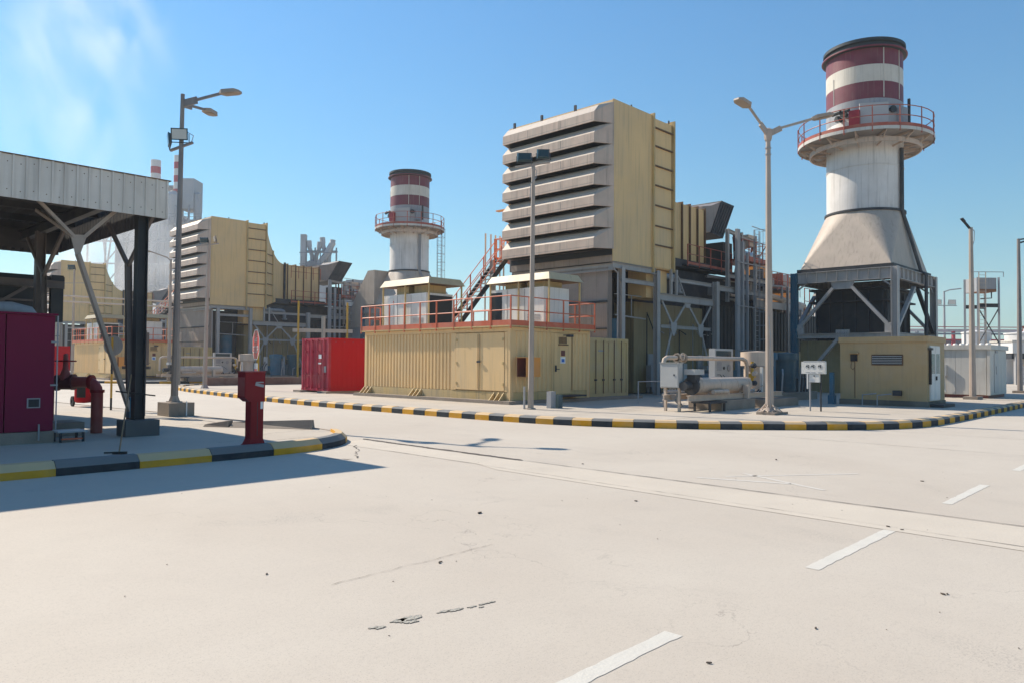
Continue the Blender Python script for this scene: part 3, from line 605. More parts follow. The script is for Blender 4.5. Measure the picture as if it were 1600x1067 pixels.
# ------------------------------------------------------------------ equipment container with roof walkway, air conditioners and sunshades
def cont(k):
    oy = 42.4 * k; x0, y0, x1, y1 = 20.25, 19.68 + oy, 25.0, 29.0 + oy
    wh = ['in the nearest block', 'behind the canopy columns', 'in the farthest block'][k]
    pl = B(x0 - .35, y0 - .3, .146, x1 + 3.5, y1 + .4, .27)
    struct(pl, 'plinth', concd)
    t = T('equipment_container', ['tan corrugated equipment container with double doors and orange vent box, nearest', 'tan corrugated container seen between the canopy column and the valve pipe', 'tan corrugated container farthest along the road, mostly hidden at left'][k], 'container', (x0, y0, .27), 'tan equipment containers')
    z0, z1 = .27, 3.02
    B(x0 + .07, y0 + .07, z0 + .02, x1 - .07, y1 - .07, z1 - .03).part('shell', tan, t)
    MB().corr((x0, y0 + 3.28), (x0, y1 - .14), z0 + .32, z1 - .17, .215, .04, -1).part('corrugated_wall', tan, t)
    MB().corr((x0 + .17, y0), (x0 + 2.35, y0), z0 + .32, z1 - .14, .24, .035, 1).part('corrugated_wall', tan, t)
    MB().corr((x0 + 3.65, y0), (x1 - .14, y0), z0 + .32, z1 - .14, .24, .035, 1).part('corrugated_wall', tan, t)
    for (px_, py_) in ((x0, y0), (x1 - .14, y0), (x0, y1 - .14), (x1 - .14, y1 - .14)): B(px_ - .012, py_ - .012, z0, px_ + .15, py_ + .15, z1).part('corner_post', tan, t)
    for a in (B(x0 - .006, y0 + .15, z0, x0 + .1, y1 - .15, z0 + .31), B(x0 + .15, y0 - .006, z0, x1 - .15, y0 + .1, z0 + .31)): a.part('base_rail', tan_dirty, t)
    for a in (B(x0 - .006, y0 + .15, z1 - .16, x0 + .1, y1 - .15, z1), B(x0 + .15, y0 - .006, z1 - .13, x1 - .15, y0 + .1, z1)): a.part('top_rail', tan, t)
    B(x0 - .02, y0 + .14, z0 + .33, x0 + .08, y0 + .28, z1 - .18).part('door_post', tan, t); B(x0 - .02, y0 + 3.05, z0 + .33, x0 + .08, y0 + 3.26, z1 - .18).part('door_post', tan, t)
    for a, b in ((y0 + .3, y0 + 1.66), (y0 + 1.69, y0 + 3.03)):
        d = B(x0 - .03, a, z0 + .36, x0 + .04, b, z1 - .2).part('door', tan, t)
        yh = a + .05 if a < y0 + 1 else b - .05
        for z in (z0 + .55, z0 + 1.35, z0 + 2.25): B(x0 - .055, yh - .04, z, x0 - .031, yh + .04, z + .1).part('hinge', tan_dirty, d)
        MB().bar((x0 - .05, (a if a > y0 + 1 else b) + (.05 if a > y0 + 1 else -.05), z0 + .4), (x0 - .05, (a if a > y0 + 1 else b) + (.05 if a > y0 + 1 else -.05), z1 - .25), .015).part('lock_bar', tan_dirty, d)
    B(x0 - .034, y0 + 1.662, .65, x0 - .01, y0 + 1.688, 2.8).part('door_gap', edgebrown, t)
    MB().bar((x0 - .08, y0 + 1.56, 1.72), (x0 - .08, y0 + 1.74, 1.72), .04, .08).part('handle', dark, t)
    # personnel door on the short side
    d = B(x0 + 2.48, y0 - .02, z0 + .2, x0 + 3.55, y0 + .05, z1 - .16).part('door', tan, t)
    B(x0 + 2.36, y0 - .015, z0 + .2, x0 + 2.46, y0 + .05, z1 - .14).part('door_post', tan, t)
    for i in range(7): B(x0 + 2.75 + i * .075, y0 - .035, z1 - .55, x0 + 2.79 + i * .075, y0 - .021, z1 - .3).part('vent_slat', edgebrown, d)
    B(x0 + 2.72, y0 - .08, z1 - .62, x0 + 3.3, y0 - .021, z1 - .58).part('vent_lip', edgebrown, d)
    B(x0 + 2.9, y0 - .03, 1.98, x0 + 3.14, y0 - .021, 2.2).part('warning_sign', oxide, d); B(x0 + 2.86, y0 - .03, 1.68, x0 + 3.16, y0 - .021, 1.94).part('notice', whiteprint, d); B(x0 + 2.92, y0 - .036, 1.73, x0 + 3.1, y0 - .031, 1.86).part('notice_print', blueprint, d)
    B(x0 + 2.53, y0 - .06, 1.35, x0 + 2.6, y0 - .021, 1.6).bar((x0 + 2.56, y0 - .09, 1.45), (x0 + 2.72, y0 - .09, 1.45), .03).part('handle', dark, d)
    B(x0 + 2.4, y0 - .55, z0 + .1, x0 + 3.9, y0 - .03, z0 + .16).part('door_step', dark, t)
    MB().tube([(x0 + 3.05, y0 - .02, z1 - .22), (x0 + 3.05, y0 - .28, z1 - .22)], .02, 5).box(x0 + 2.95, y0 - .42, z1 - .3, x0 + 3.2, y0 - .24, z1 - .2).part('door_lamp', dark, t)
    for yy in (y0 + .3, y0 + 5.2, y1 - .55):
        for i in range(3):
            a = yy + i * .26; MB().prism([(x0 - .3, .27), (x0 - .01, .27), (x0 - .01, .58)], a, a + .03, 'xz').part('foot_gusset', tan_dirty, t)
    # orange intake box
    b_ = T('vent_box', 'orange sheet vent box jutting from the tan container ' + wh, 'vent box', (x0 + .7, y0, 1.15), 'orange vent boxes')
    q0, q1, w0, w1 = x0 + .22, x0 + 1.0, y0 - .62, y0 - .045
    MB().box(q0, w0, 1.17, q1, w0 + .02, 1.90).box(q1 - .02, w0 + .02, 1.17, q1, w1, 1.90).box(q0, w0 + .02, 1.88, q1 - .02, w1, 1.90).part('box_shell', orangebox, b_)
    MB().box(q0 + .12, w0 + .021, 1.17, q1 - .021, w1, 1.19).box(q1 - .04, w0 + .021, 1.19, q1 - .021, w1, 1.879).box(q0 + .1, w1 - .02, 1.19, q1 - .041, w1, 1.879).part('box_inside', oxide, b_)
    # roof walkway
    zr = 3.06
    rd = T('roof_walkway', 'orange railed walkway round the roof of the tan container ' + wh, 'walkway', (x0, y0, zr), 'orange roof walkways')
    B(x0 - .18, y0 - .18, zr - .03, x1 + .15, y1 + .15, zr + .02).part('deck', tan_dirty, rd)
    railing(rd, [(x0 - .16, y1 + .1, zr + .02), (x0 - .16, y0 - .16, zr + .02), (x1 + .15, y0 - .16, zr + .02), (x1 + .15, y1 + .1, zr + .02)], 1.1, 1.12, orange, .2, True, r=.022)
    railing(rd, [(x0 + .3, y1 + .1, zr + .02), (x0 + .9, y1 + .1, zr + .02)], 1.1, .6, orange, .2)
    # two air conditioners and two sunshades
    for i, (ax, ay, hx, hy, hz) in enumerate(((21.1, y0 + 6.0, 20.9, y0 + 5.6, 5.1), (22.4, y0 + .25, 22.2, y0 - .2, 4.98))):
        pos = ['far', 'near'][i]
        ac = T('air_conditioner', ['white air conditioner with red badge at the container far end ', 'dusty white air conditioner above the container side door '][i] + wh, 'air conditioner', (ax, ay, 3.1), 'rooftop air conditioners')
        bx1, by1 = ax + 1.55, ay + 3.1
        B(ax, ay, 3.2, bx1, by1, 4.72).part('casing', white, ac); B(ax - .03, ay - .03, 3.08, bx1 + .03, by1 + .03, 3.2).part('base_frame', greyp, ac)
        if i == 0: B(ax + .1, ay - .02, 3.3, bx1 - .06, ay - .001, 4.62).part('coil', coil, ac)
        else: B(ax + .75, ay - .012, 3.6, ax + 1.4, ay - .001, 4.3).part('side_hatch', white, ac)
        MB().box(ax - .02, by1 - .75, 3.3, ax - .001, by1 - .05, 4.6).part('coil', coil if i else white, ac)
        for q in (.34, .66): B(ax - .012, ay + 3.1 * q - .01, 3.25, ax - .002, ay + 3.1 * q + .01, 4.68).part('seam', greyp, ac)
        for q in range(4): B(ax - .014, ay + .2, 3.42 + q * .06, ax - .002, ay + .9, 3.44 + q * .06).part('vent_slat', greyp, ac)
        if i == 0:
            MB().lathe([(0, 0), (.09, 0), (.09, .012), (0, .012)], (ax - .015, by1 - .42, 4.42), 14, axis='x').part('badge', redprint, ac); B(ax - .014, by1 - .78, 4.38, ax - .004, by1 - .56, 4.45).part('badge_bar', redprint, ac)
        MB().lathe([(0, 0), (.5, 0), (.5, .25), (0, .25)], (ax + .8, ay + 1.0, 4.72), 18).part('fan_cowl', cream, ac); MB().lathe([(0, 0), (.5, 0), (.5, .25), (0, .25)], (ax + .8, ay + 2.2, 4.72), 18).part('fan_cowl', cream, ac)
        if k == 0 or True:
            sh = T('sunshade', ['yellow sunshade over the badged air conditioner, container ', 'yellow sunshade over the air conditioner above the side door, container '][i] + wh, 'sunshade', (hx, hy, 3.1), 'yellow sunshades')
            X0, Y0, X1, Y1 = hx, hy, hx + 2.15, hy + 3.55; s = .16; H = .30
            vs = [(X0, Y0, hz), (X1, Y0, hz), (X1, Y1, hz), (X0, Y1, hz), (X0 + s, Y0 + s, hz + H), (X1 - s, Y0 + s, hz + H), (X1 - s, Y1 - s, hz + H), (X0 + s, Y1 - s, hz + H)]
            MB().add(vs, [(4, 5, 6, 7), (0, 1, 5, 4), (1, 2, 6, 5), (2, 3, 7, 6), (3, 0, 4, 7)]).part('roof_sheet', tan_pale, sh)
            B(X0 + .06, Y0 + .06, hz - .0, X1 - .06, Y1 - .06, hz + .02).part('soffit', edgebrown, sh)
            for cx in (X0 + .1, X1 - .14):
                for cy in (Y0 + .1, Y0 + 1.75, Y1 - .15): MB().bar((cx, cy, 3.09), (cx, cy, hz), .06).part('leg', tan_dirty, sh)
            MB().box(X0 + .5, Y0 + .7, hz - .34, X0 + 1.6, Y0 + 1.6, hz).box(X0 + .5, Y0 + 2, hz - .34, X0 + 1.6, Y0 + 2.9, hz).part('inner_duct', tan_dirty, sh)
    # access stairs up to the intake deck
    if k < 2:
        s_ = T('access_stairs', ['steel stairs with orange rails rising behind the container beside the light pole', 'steel stairs with orange rails behind the canopy column and tall lamp'][k], 'stairs', (24.5, y1 - .9, 3.1), 'access stairs')
        P0 = Vector((24.8, y1 - .5, 3.1)); P1 = Vector((28.6, y1 - .5, 7.2))
        for yy in (y1 - .9, y1 - .1): MB().bar((24.8, yy, 3.1), (28.6, yy, 7.2), .05, .26).part('stringer', dark, s_)
        tr = None
        for i in range(18):
            p = P0.lerp(P1, (i + .5) / 18)
            if tr is None: tr = B(p.x - .12, y1 - .87, p.z + .05, p.x + .12, y1 - .13, p.z + .08).part('tread', steel, s_); tp = p.copy()
            else: inst(tr, 'tread', s_, p - tp)
        for yy in (y1 - .9, y1 - .1):
            for f in (0, .25, .5, .75, 1.): 
                p = P0.lerp(P1, f); MB().bar((p.x, yy, p.z), (p.x, yy, p.z + 1.1), .05).part('rail_post', orange, s_)
            for h in (1.1, .55): MB().tube([(P0.x, yy, P0.z + h), (P1.x, yy, P1.z + h)], .024, 6).part('handrail', orange, s_)
        B(28.6, y1 - 1.0, 7.12, 30.4, y1 + .1, 7.2).part('landing', orange, s_)
        railing(s_, [(28.6, y1 + .05, 7.2), (30.3, y1 + .05, 7.2)], 1.15, .55, orange, .18); railing(s_, [(28.6, y1 - 1.0, 7.2), (28.62, y1 + .05, 7.2)], 1.15, .5, orange, .0, mid=False)
        for x_ in (27.9, 29.6): MB().ibeam((x_, y1 - .5, .2), (x_, y1 - .5, 7.1), .2, .2, .02, up=(0, 1, 0)).part('column', steel, s_)
        for x_ in (28.0, 28.4, 28.75, 29.1, 29.4): B(x_, y1 + .15, 3.4, x_ + .07, y1 + .2, 8.6).part('riser_strip', cream, s_)
    # small tan store container next door
    c2 = T('storage_container', 'small weathered tan container with locking bars beside the big one ' + wh, 'container', (25.2, y0 + .2, .27), 'small tan storage containers')
    a0, a1, b0, b1, zt = 25.16, 28.08, y0 + .2, y0 + 6.2, 2.78
    B(a0 + .06, b0 + .05, .29, a1 - .06, b1, zt - .02).part('shell', tan_dirty, c2)
    for x_ in (a0, a1 - .14): B(x_, b0, .27, x_ + .14, b0 + .14, zt).part('corner_post', tan_dirty if x_ > a0 else orangebox, c2)
    B(a0 + .14, b0, zt - .16, a1 - .14, b0 + .1, zt).part('header', tan_dirty, c2); B(a0 + .14, b0, .27, a1 - .14, b0 + .1, .42).part('sill', tan_dirty, c2)
    for a, b in ((a0 + .16, a0 + 1.44), (a0 + 1.48, a1 - .16)):
        d = B(a, b0 + .02, .44, b, b0 + .06, zt - .18).part('door', tan_dirty, c2)
        for f in (.3, .72):
            xx = a + (b - a) * f; MB().tube([(xx, b0 - .01, .4), (xx, b0 - .01, zt - .1)], .018, 6).part('lock_bar', edgebrown, d); B(xx - .06, b0 - .02, .95, xx + .08, b0 + .019, 1.02).part('lock_handle', dark, d)
    B(a0 + .75, b0 + .008, 2.2, a0 + 1.15, b0 + .019, 2.26).part('marking_plate', greyp, c2)
for k in range(3): cont(k)

# ------------------------------------------------------------------ exhaust stacks
def stack(k):
    cx, cy = 45.85, 15.75 + 42.7 * k; q = 1.0 if k == 0 else .92
    t = T('exhaust_stack', ['tall exhaust stack with red and white bands and railed ring platform, the larger one', 'red and white banded exhaust stack behind the tan container roof, the smaller one'][k], 'stack', (cx, cy, .15), 'exhaust stacks')
    r = 2.06 * q; c = (cx, cy, 0)
    MB().lathe([(r, 10.45), (r, 15.55)], c, 48).part('shaft', stackm, t)
    MB().lathe([(r + .003, 15.55), (r + .003, 16.65)], c, 48).part('upper_shaft', greyp, t)
    MB().lathe([(r, 16.65), (r, 17.62)], c, 48).part('red_band', redband, t)
    MB().lathe([(r, 17.62), (r, 18.58)], c, 48).part('white_band', whiteband, t)
    MB().lathe([(r, 18.58), (r, 19.5), (r + .06, 19.55)], c, 48).part('red_band', redband, t)
    MB().lathe([(r, 19.5), (r + .17, 19.52), (r + .17, 19.66), (r + .02, 19.7), (r + .02, 19.86), (r + .15, 19.88), (r + .15, 20.05), (r - .2, 20.05), (r - .2, 17)], c, 48).part('top_rim', rimm, t)
    MB().lathe([(r + .12, 19.52), (r + .24, 19.53), (r + .24, 19.6), (r + .12, 19.61)], c, 48, closed=True).part('rim_flange', redband, t)
    MB().lathe([(r + .01, 12.9), (r + .03, 12.91), (r + .03, 12.95), (r + .01, 12.96)], c, 48).part('weld_seam', stackm, t)
    for a in (-.4, 1.1, 2.6, -1.75, -2.3): MB().bar((cx + (r + .01) * math.cos(a), cy + (r + .01) * math.sin(a), 16.7), (cx + (r + .01) * math.cos(a), cy + (r + .01) * math.sin(a), 18.2 if a > -1 else 19.5), .05, .03).part('seam_strip', whiteband, t)
    # square to round cone
    n = 64; hx, hy = 3.2, 2.45; vs = []
    for i in range(n):
        a = 2 * math.pi * (i + .5) / n; vs.append((cx + (r + .02) * math.cos(a), cy + (r + .02) * math.sin(a), 10.4))
    cs = [(hx, hy), (-hx, hy), (-hx, -hy), (hx, -hy)]; fs = []
    for sx, sy in cs: vs.append((cx + sx, cy + sy, 7.1))
    for qd in range(4):
        for i in range(16):
            j = qd * 16 + i
            if i < 15: fs.append((j, (j + 1) % n, n + qd))
        j = (qd * 16 + 15); fs.append((j, (j + 1) % n, n + (qd + 1) % 4, n + qd))
    MB().add(vs, fs).part('cone', conem, t)
    MB().lathe([(r + .0, 10.33), (r + .12, 10.34), (r + .12, 10.46), (r + .0, 10.47)], c, 48).part('collar', dark, t)
    fx, fy = 3.45, 2.70
    B(cx - 3.35, cy - 2.6, 6.92, cx + 3.35, cy + 2.6, 7.1).part('base_flange', black, t)
    # frame
    zt = 6.9
    MB().box(cx - 2.9, cy - 2.3, .15, cx + 3.0, cy - 1.76, 3.05).box(cx - 2.9, cy - 1.75, .15, cx - 2.25, cy + 2.6, 3.05).part('base_wall', tan_shaded, t)
    for sx in (-1, 1):
        for sy in (-1, 1):
            MB().ibeam((cx + sx * fx, cy + sy * fy, .15), (cx + sx * fx, cy + sy * fy, zt), .34, .34, .03, up=(0, 1, 0)).part('leg', steel if sy < 0 else bluem, t)
    for p, u in [(((-fx, -fy + .2), (-fx, fy - .2)), 0), (((-fx + .2, -fy), (fx - .2, -fy)), 1), (((fx, -fy + .2), (fx, fy - .2)), 0), (((-fx + .2, fy), (fx - .2, fy)), 1)]:
        g = MB().ibeam((cx + p[0][0], cy + p[0][1], zt - .32), (cx + p[1][0], cy + p[1][1], zt - .32), .26, .62, .03).part('girder', steel, t)
        P0 = Vector((*p[0], 0)); P1 = Vector((*p[1], 0)); nn = 9
        for i in range(1, nn):
            a = P0.lerp(P1, i / nn); e, f_ = (.01, .125) if u else (.125, .01)
            B(cx + a.x - e, cy + a.y - f_, zt - .60, cx + a.x + e, cy + a.y + f_, zt - .045).part('web_stiffener', steel, g)
        MB().ibeam((cx + p[0][0], cy + p[0][1], 3.3), (cx + p[1][0], cy + p[1][1], 3.3), .24, .26, .025).part('cross_beam', steel, t)
    xf = cx - fx; lw = mat('steel_light', (.36, .40, .43), .5, var=.08, dust=.25, streak=.3)
    for sx in (-1, 1):
        X_ = cx + sx * fx
        MB().prism([(cy - .65, zt - .64), (cy + .65, zt - .64), (cy + .45, zt - 1.05), (cy - .45, zt - 1.05)], X_ - .05, X_ + .05, 'yz').part('gusset_plate', steel, t)
        for sy in (-1, 1): MB().bar((X_, cy + sy * .5, zt - .95), (X_, cy + sy * (fy - .15), 3.6), .16, .2, up=(1, 0, 0)).part('brace', steel, t); MB().bar((X_, cy + sy * .2, 3.2), (X_, cy + sy * (fy - .2), .5), .16, .2, up=(1, 0, 0)).part('brace', steel, t)
        MB().box(X_ - .09, cy - .35, 3.0, X_ + .09, cy + .35, 3.62).part('gusset_plate', steel, t)
        for sy in (-1, 1): MB().box(X_ - .07, cy + sy * (fy - .35) - .16, 3.35, X_ + .07, cy + sy * (fy - .35) + .16, 3.95).part('gusset_plate', steel, t)
        mbb = MB()
        for iy in range(5):
            for iz in range(3): mbb.box(X_ - .105, cy - .26 + iy * .12, 3.08 + iz * .17, X_ + .105, cy - .23 + iy * .12, 3.11 + iz * .17)
        mbb.part('bolts', dark, t)
    for sy in (-1, 1):
        for sx in (-1, 1): MB().bar((cx + sx * .3, cy + sy * fy, zt - .9), (cx + sx * (fx - .2), cy + sy * fy, 3.6), .2, .16).part('brace', dark if sx > 0 else steel, t)
    for sx in (-1, 1):
        for sy in (-1, 1):
            MB().bar((cx + sx * fx, cy + sy * (fy - .25), zt - .95), (cx + sx * fx, cy + sy * (fy - .7), zt - .62), .06, .08).bar((cx + sx * (fx - .25), cy + sy * fy, zt - .95), (cx + sx * (fx - .7), cy + sy * fy, zt - .62), .06, .08).part('haunch', steel, t)
    # inner duct box with ribs
    B(cx - 2.1, cy - 1.75, .2, cx + 2.0, cy + 2.0, 5.9).part('inner_duct', black, t)
    for i in range(6):
        y_ = cy - 1.7 + i * .72; B(cx - 2.22, y_, .3, cx - 2.1, y_ + .08, 5.8).part('duct_rib', dark, t)
    for i in range(5):
        x_ = cx - 2.0 + i * .95; B(x_, cy - 1.87, .3, x_ + .08, cy - 1.75, 5.8).part('duct_rib', dark, t)
    for z in (5.2, 5.9): B(cx - 2.4, cy - 2.05, z, cx + 2.3, cy + 2.3, z + .1).part('duct_flange', dark, t)
    # ring platform, lower ring, brackets, railing
    ro, zd = 3.60 * q, 14.62; N = 36
    MB().lathe([(r, zd), (ro, zd), (ro, zd - .14), (ro - .04, zd - .15), (r, zd - .10)], c, 48).part('deck', mat('deck_grey', (.30, .27, .25), .6, var=.15, dust=.3), t)
    MB().lathe([(ro + .005, zd - .02), (ro + .012, zd + .17), (ro + .022, zd + .17), (ro + .018, zd - .02)], c, 48, closed=True).part('toe_board', redrail, t)
    MB().lathe([(ro + .03, zd - .2), (ro + .045, zd - .2), (ro + .045, zd - .02), (ro + .03, zd - .02)], c, 48, closed=True).part('edge_band', whitesheet, t)
    MB().lathe([(2.92 * q, 13.95), (3.0 * q, 13.95), (3.0 * q, 14.2), (2.92 * q, 14.2)], c, 48, closed=True).part('lower_ring', hoodm, t)
    br = None
    for i in range(14):
        a = 2 * math.pi * i / 14 + .2; d = Vector((math.cos(a), math.sin(a), 0)); cc = Vector(c)
        MB().bar(cc + d * (r + .0) + Vector((0, 0, 13.95)), cc + d * (2.94 * q) + Vector((0, 0, 14.05)), .04, .10).bar(cc + d * r + Vector((0, 0, zd - .2)), cc + d * (ro - .1) + Vector((0, 0, zd - .2)), .05, .12).bar(cc + d * 2.96 * q + Vector((0, 0, 14.1)), cc + d * (ro - .15) + Vector((0, 0, zd - .2)), .05, .1).part('bracket', hoodm, t)
    for h in (1.12, .58):
        MB().tube([(cx + ro * math.cos(2 * math.pi * i / 40), cy + ro * math.sin(2 * math.pi * i / 40), zd + h) for i in range(41)], .026, 6, caps=False).part('top_rail' if h > 1 else 'mid_rail', redrail, t)
    for i in range(16):
        a = 2 * math.pi * i / 16 + .05; x_, y_ = cx + (ro + .03) * math.cos(a), cy + (ro + .03) * math.sin(a)
        MB().bar((x_, y_, zd - .3), (x_, y_, zd + 1.14), .05).part('post', redrail, t)
    # instruments on the platform: camera side is towards -x
    def onw(ang, dr, z, w_, h, dp, m, nm):
        a = R(ang); d = Vector((math.cos(a), math.sin(a), 0)); tn = Vector((-d.y, d.x, 0)); p = Vector(c) + d * (r + dr) + Vector((0, 0, z))
        MB().bar(p - tn * w_ / 2, p + tn * w_ / 2, dp, h).part(nm, m, t)
    onw(212, .12, 15.45, 1.5, 1.75, .12, panel, 'inspection_door'); onw(188, .5, 15.45, .55, .85, .3, mat('box_red', (.30, .02, .03), .45), 'red_cabinet'); onw(252, .35, 15.6, .5, .9, .35, greyp, 'instrument_box'); onw(262, .5, 15.9, .12, 1.4, .12, dark, 'probe')
    onw(240, .12, 15.2, .9, 1.3, .1, panel, 'inspection_door')
    for ang, z in ((238, 15.95), (172, 15.9), (258, 15.9), (163, 15.7)):
        a = R(ang); d = Vector((math.cos(a), math.sin(a), 0)); p = Vector(c) + Vector((0, 0, z)); MB().tube([p + d * r, p + d * (r + .25)], .13, 12).tube([p + d * (r + .25), p + d * (r + .32)], .2, 14).part('port', rimm, t)
    for ang in (166, 176): 
        a = R(ang); d = Vector((math.cos(a), math.sin(a), 0)); p = Vector(c) + Vector((0, 0, 15.95)); tn = Vector((-d.y, d.x, 0)); MB().tube([p + d * (r + .5) - tn * .3, p + d * (r + .6) + tn * .3], .12, 8).part('probe', rimm, t)
    # cable duct down the shaft and conical base
    a = R(262); d = Vector((math.cos(a), math.sin(a), 0)); P = Vector(c)
    pts = [P + d * (r + .1) + Vector((0, 0, 13.9)), P + d * (r + .1) + Vector((0, 0, 10.4)), Vector((cx + .1 + .9, cy - 2.72, 7.0)), Vector((cx + 1.0, cy - 2.98, 6.8)), Vector((cx + 1.0, cy - 2.98, .3))]
    for o_ in (-.12, .05): MB().tube([p + Vector((o_, 0, 0)) for p in pts], .075, 6).part('cable_duct', dark if k == 0 else greyp, t)
    if k == 1: 
        ladder(t, cx + 1.75, cy - 2.5, 7.5, 14.6, .5, 'x', oxide)
    return t
for k in range(2): stack(k)
lo = T('stack_base_duct', 'sloping grey duct shoulder beside the smaller stack above the red container', 'duct', (44, 62, 5), 'exhaust base ducts')
MB().prism([(59.5, 5.0), (64.5, 5.0), (62.6, 8.0), (60.6, 10.4), (59.5, 10.4)], 42.5, 45.5, 'yz').part('duct_shoulder', conem, lo)
MB().prism([(59.8, 3.0), (64.2, 3.0), (64.2, 4.99), (59.8, 4.99)], 42.6, 45.4, 'yz').part('lower_duct', greyp, lo)

# ------------------------------------------------------------------ red container
x0, y0, x1, y1, z0, z1 = 20.18, 31.95, 26.2, 34.42, .24, 2.82
struct(MB().box(x0 - .3, y0 - .3, .146, x1, y0 + .5, .24).box(x0 - .3, y1 - .4, .146, x1, y1 + .3, .24), 'plinth', concd)
t = T('shipping_container', 'bright red shipping container with worn crimson end doors and locking bars', 'container', (x0, y0, z0))
B(x0 + .06, y0 + .05, z0 + .1, x1, y1 - .05, z1 - .03).part('shell', red, t)
MB().corr((x0 + .15, y0 + .01), (x1 - .1, y0 + .01), z0 + .16, z1 - .11, .28, .006, 1).part('corrugated_side', red, t)
B(x0 + .14, y0, z0, x1, y0 + .06, z0 + .15).part('base_rail', red, t); B(x0 + .14, y0 - .004, z1 - .1, x1, y0 + .06, z1).part('top_rail', red, t)
for yy in (y0, y1 - .13):
    B(x0, yy - .004, z0, x0 + .14, yy + .13, z1).part('corner_post', redworn, t)
    for zz in (z0 - .002, z1 - .1): B(x0 - .01, yy - .01, zz, x0 + .17, yy + .14, zz + .105).part('corner_casting', redworn, t)
B(x0 + .01, y0 + .14, z1 - .13, x0 + .1, y1 - .14, z1).part('header', redworn, t); B(x0 + .01, y0 + .14, z0, x0 + .1, y1 - .14, z0 + .13).part('sill', redworn, t)
for a, b in ((y0 + .14, y0 + 1.22), (y0 + 1.25, y1 - .14)):
    d = MB().corr((x0 + .02, b), (x0 + .02, a), z0 + .15, z1 - .14, .36, .035, 1).part('door', redworn, t)
    for f in (.22, .72):
        yy = a + (b - a) * f; MB().tube([(x0 - .03, yy, z0 + .05), (x0 - .03, yy, z1 - .05)], .02, 8).part('lock_bar', redworn, d)
        for z in (z0 + .1, z0 + .8, z0 + 1.9, z1 - .15): B(x0 - .06, yy - .05, z, x0 + .02, yy + .05, z + .06).part('bar_keeper', redworn, d)
        MB().bar((x0 - .06, yy, z0 + .75), (x0 - .06, yy + .35, z0 + .75), .025, .04).part('bar_handle', redworn, d)
B(x0 - .02, y0 + .62, 1.82, x0 - .001, y0 + .86, 2.02).part('number_plate', whiteprint, t); B(x0 - .02, y0 + .2, 1.15, x0 - .001, y0 + .45, 1.45).part('data_plate', greyp, t); B(x0 - .021, y0 + .64, 1.55, x0 - .001, y0 + .9, 1.62).part('label_strip', whiteprint, t)
hn = MB()
for i in range(11): hn.box(x0 + .35 + i * .5, y0 - .012, z1 - .2, x0 + .45 + i * .5, y0 - .003, z1 - .15)
hn.part('lashing_points', redworn, t)
gm = one(MB().tube([(24.2, 29.5, .3), (24.2, 29.5, 2.95), (24.25, 29.45, 3.1), (24.8, 29.4, 3.1)], .05, 8), 'bent_pipe', greyp, 'grey hooped pipe standing between the red container and tan container', 'pipe')

# ------------------------------------------------------------------ light poles
def taper(p, q, r0, r1, n=10): return MB().tube([p, q], r0, n, r1=r1)
def head(t, p, d, L, W, name='lamp_head', m=lampm, tilt=.0):
    p = Vector(p); d = Vector(d).normalized(); s = d.cross(Vector((0, 0, 1))).normalized(); u = s.cross(d)
    vs = []
    for f, w_, h0, h1 in ((0, .35, -.02, .05), (.18, .95, -.04, .07), (.8, 1., -.05, .05), (1., .55, -.045, .01)):
        for sx, hh in ((-1, h0), (1, h0), (1, h1), (-1, h1)): vs.append(p + d * L * f + s * sx * W / 2 * w_ + u * hh)
    fs = [(4 * i + j, 4 * i + (j + 1) % 4, 4 * i + 4 + (j + 1) % 4, 4 * i + 4 + j) for i in range(3) for j in range(4)] + [(3, 2, 1, 0), (12, 13, 14, 15)]
    o = MB().add(vs, fs).part(name, m, t)
    MB().add([p + d * L * .3 - s * W * .35 - u * .058, p + d * L * .3 + s * W * .35 - u * .058, p + d * L * .78 + s * W * .35 - u * .058, p + d * L * .78 - s * W * .35 - u * .058], [(0, 1, 2, 3)]).part('lens', lampm, o)
def flood(t, p, d, w=.42, h=.3, m=glassd, face=lens):
    p = Vector(p); d = Vector(d).normalized(); s = d.cross(Vector((0, 0, 1))).normalized(); u = s.cross(d)
    def quad(o, dd, W, H): return [p + d * dd + s * (-W / 2) + u * (-H / 2), p + d * dd + s * (W / 2) + u * (-H / 2), p + d * dd + s * (W / 2) + u * (H / 2), p + d * dd + s * (-W / 2) + u * (H / 2)]
    vs = quad(0, .04, w, h) + quad(0, -.05, w * .8, h * .75)
    o = MB().add(vs, [(0, 1, 2, 3), (7, 6, 5, 4), (0, 4, 5, 1), (1, 5, 6, 2), (2, 6, 7, 3), (3, 7, 4, 0)]).part('floodlight', m, t)
    MB().add(quad(0, .044, w * .86, h * .82), [(0, 1, 2, 3)]).part('glass', face, o)
    MB().bar(p - s * (w / 2 + .02) - u * (h / 2 + .06), p - s * (w / 2 + .02) + u * .02, .02).bar(p + s * (w / 2 + .02) - u * (h / 2 + .06), p + s * (w / 2 + .02) + u * .02, .02).bar(p - s * (w / 2 + .02) - u * (h / 2 + .06), p + s * (w / 2 + .02) - u * (h / 2 + .06), .02).part('yoke', dark, o)
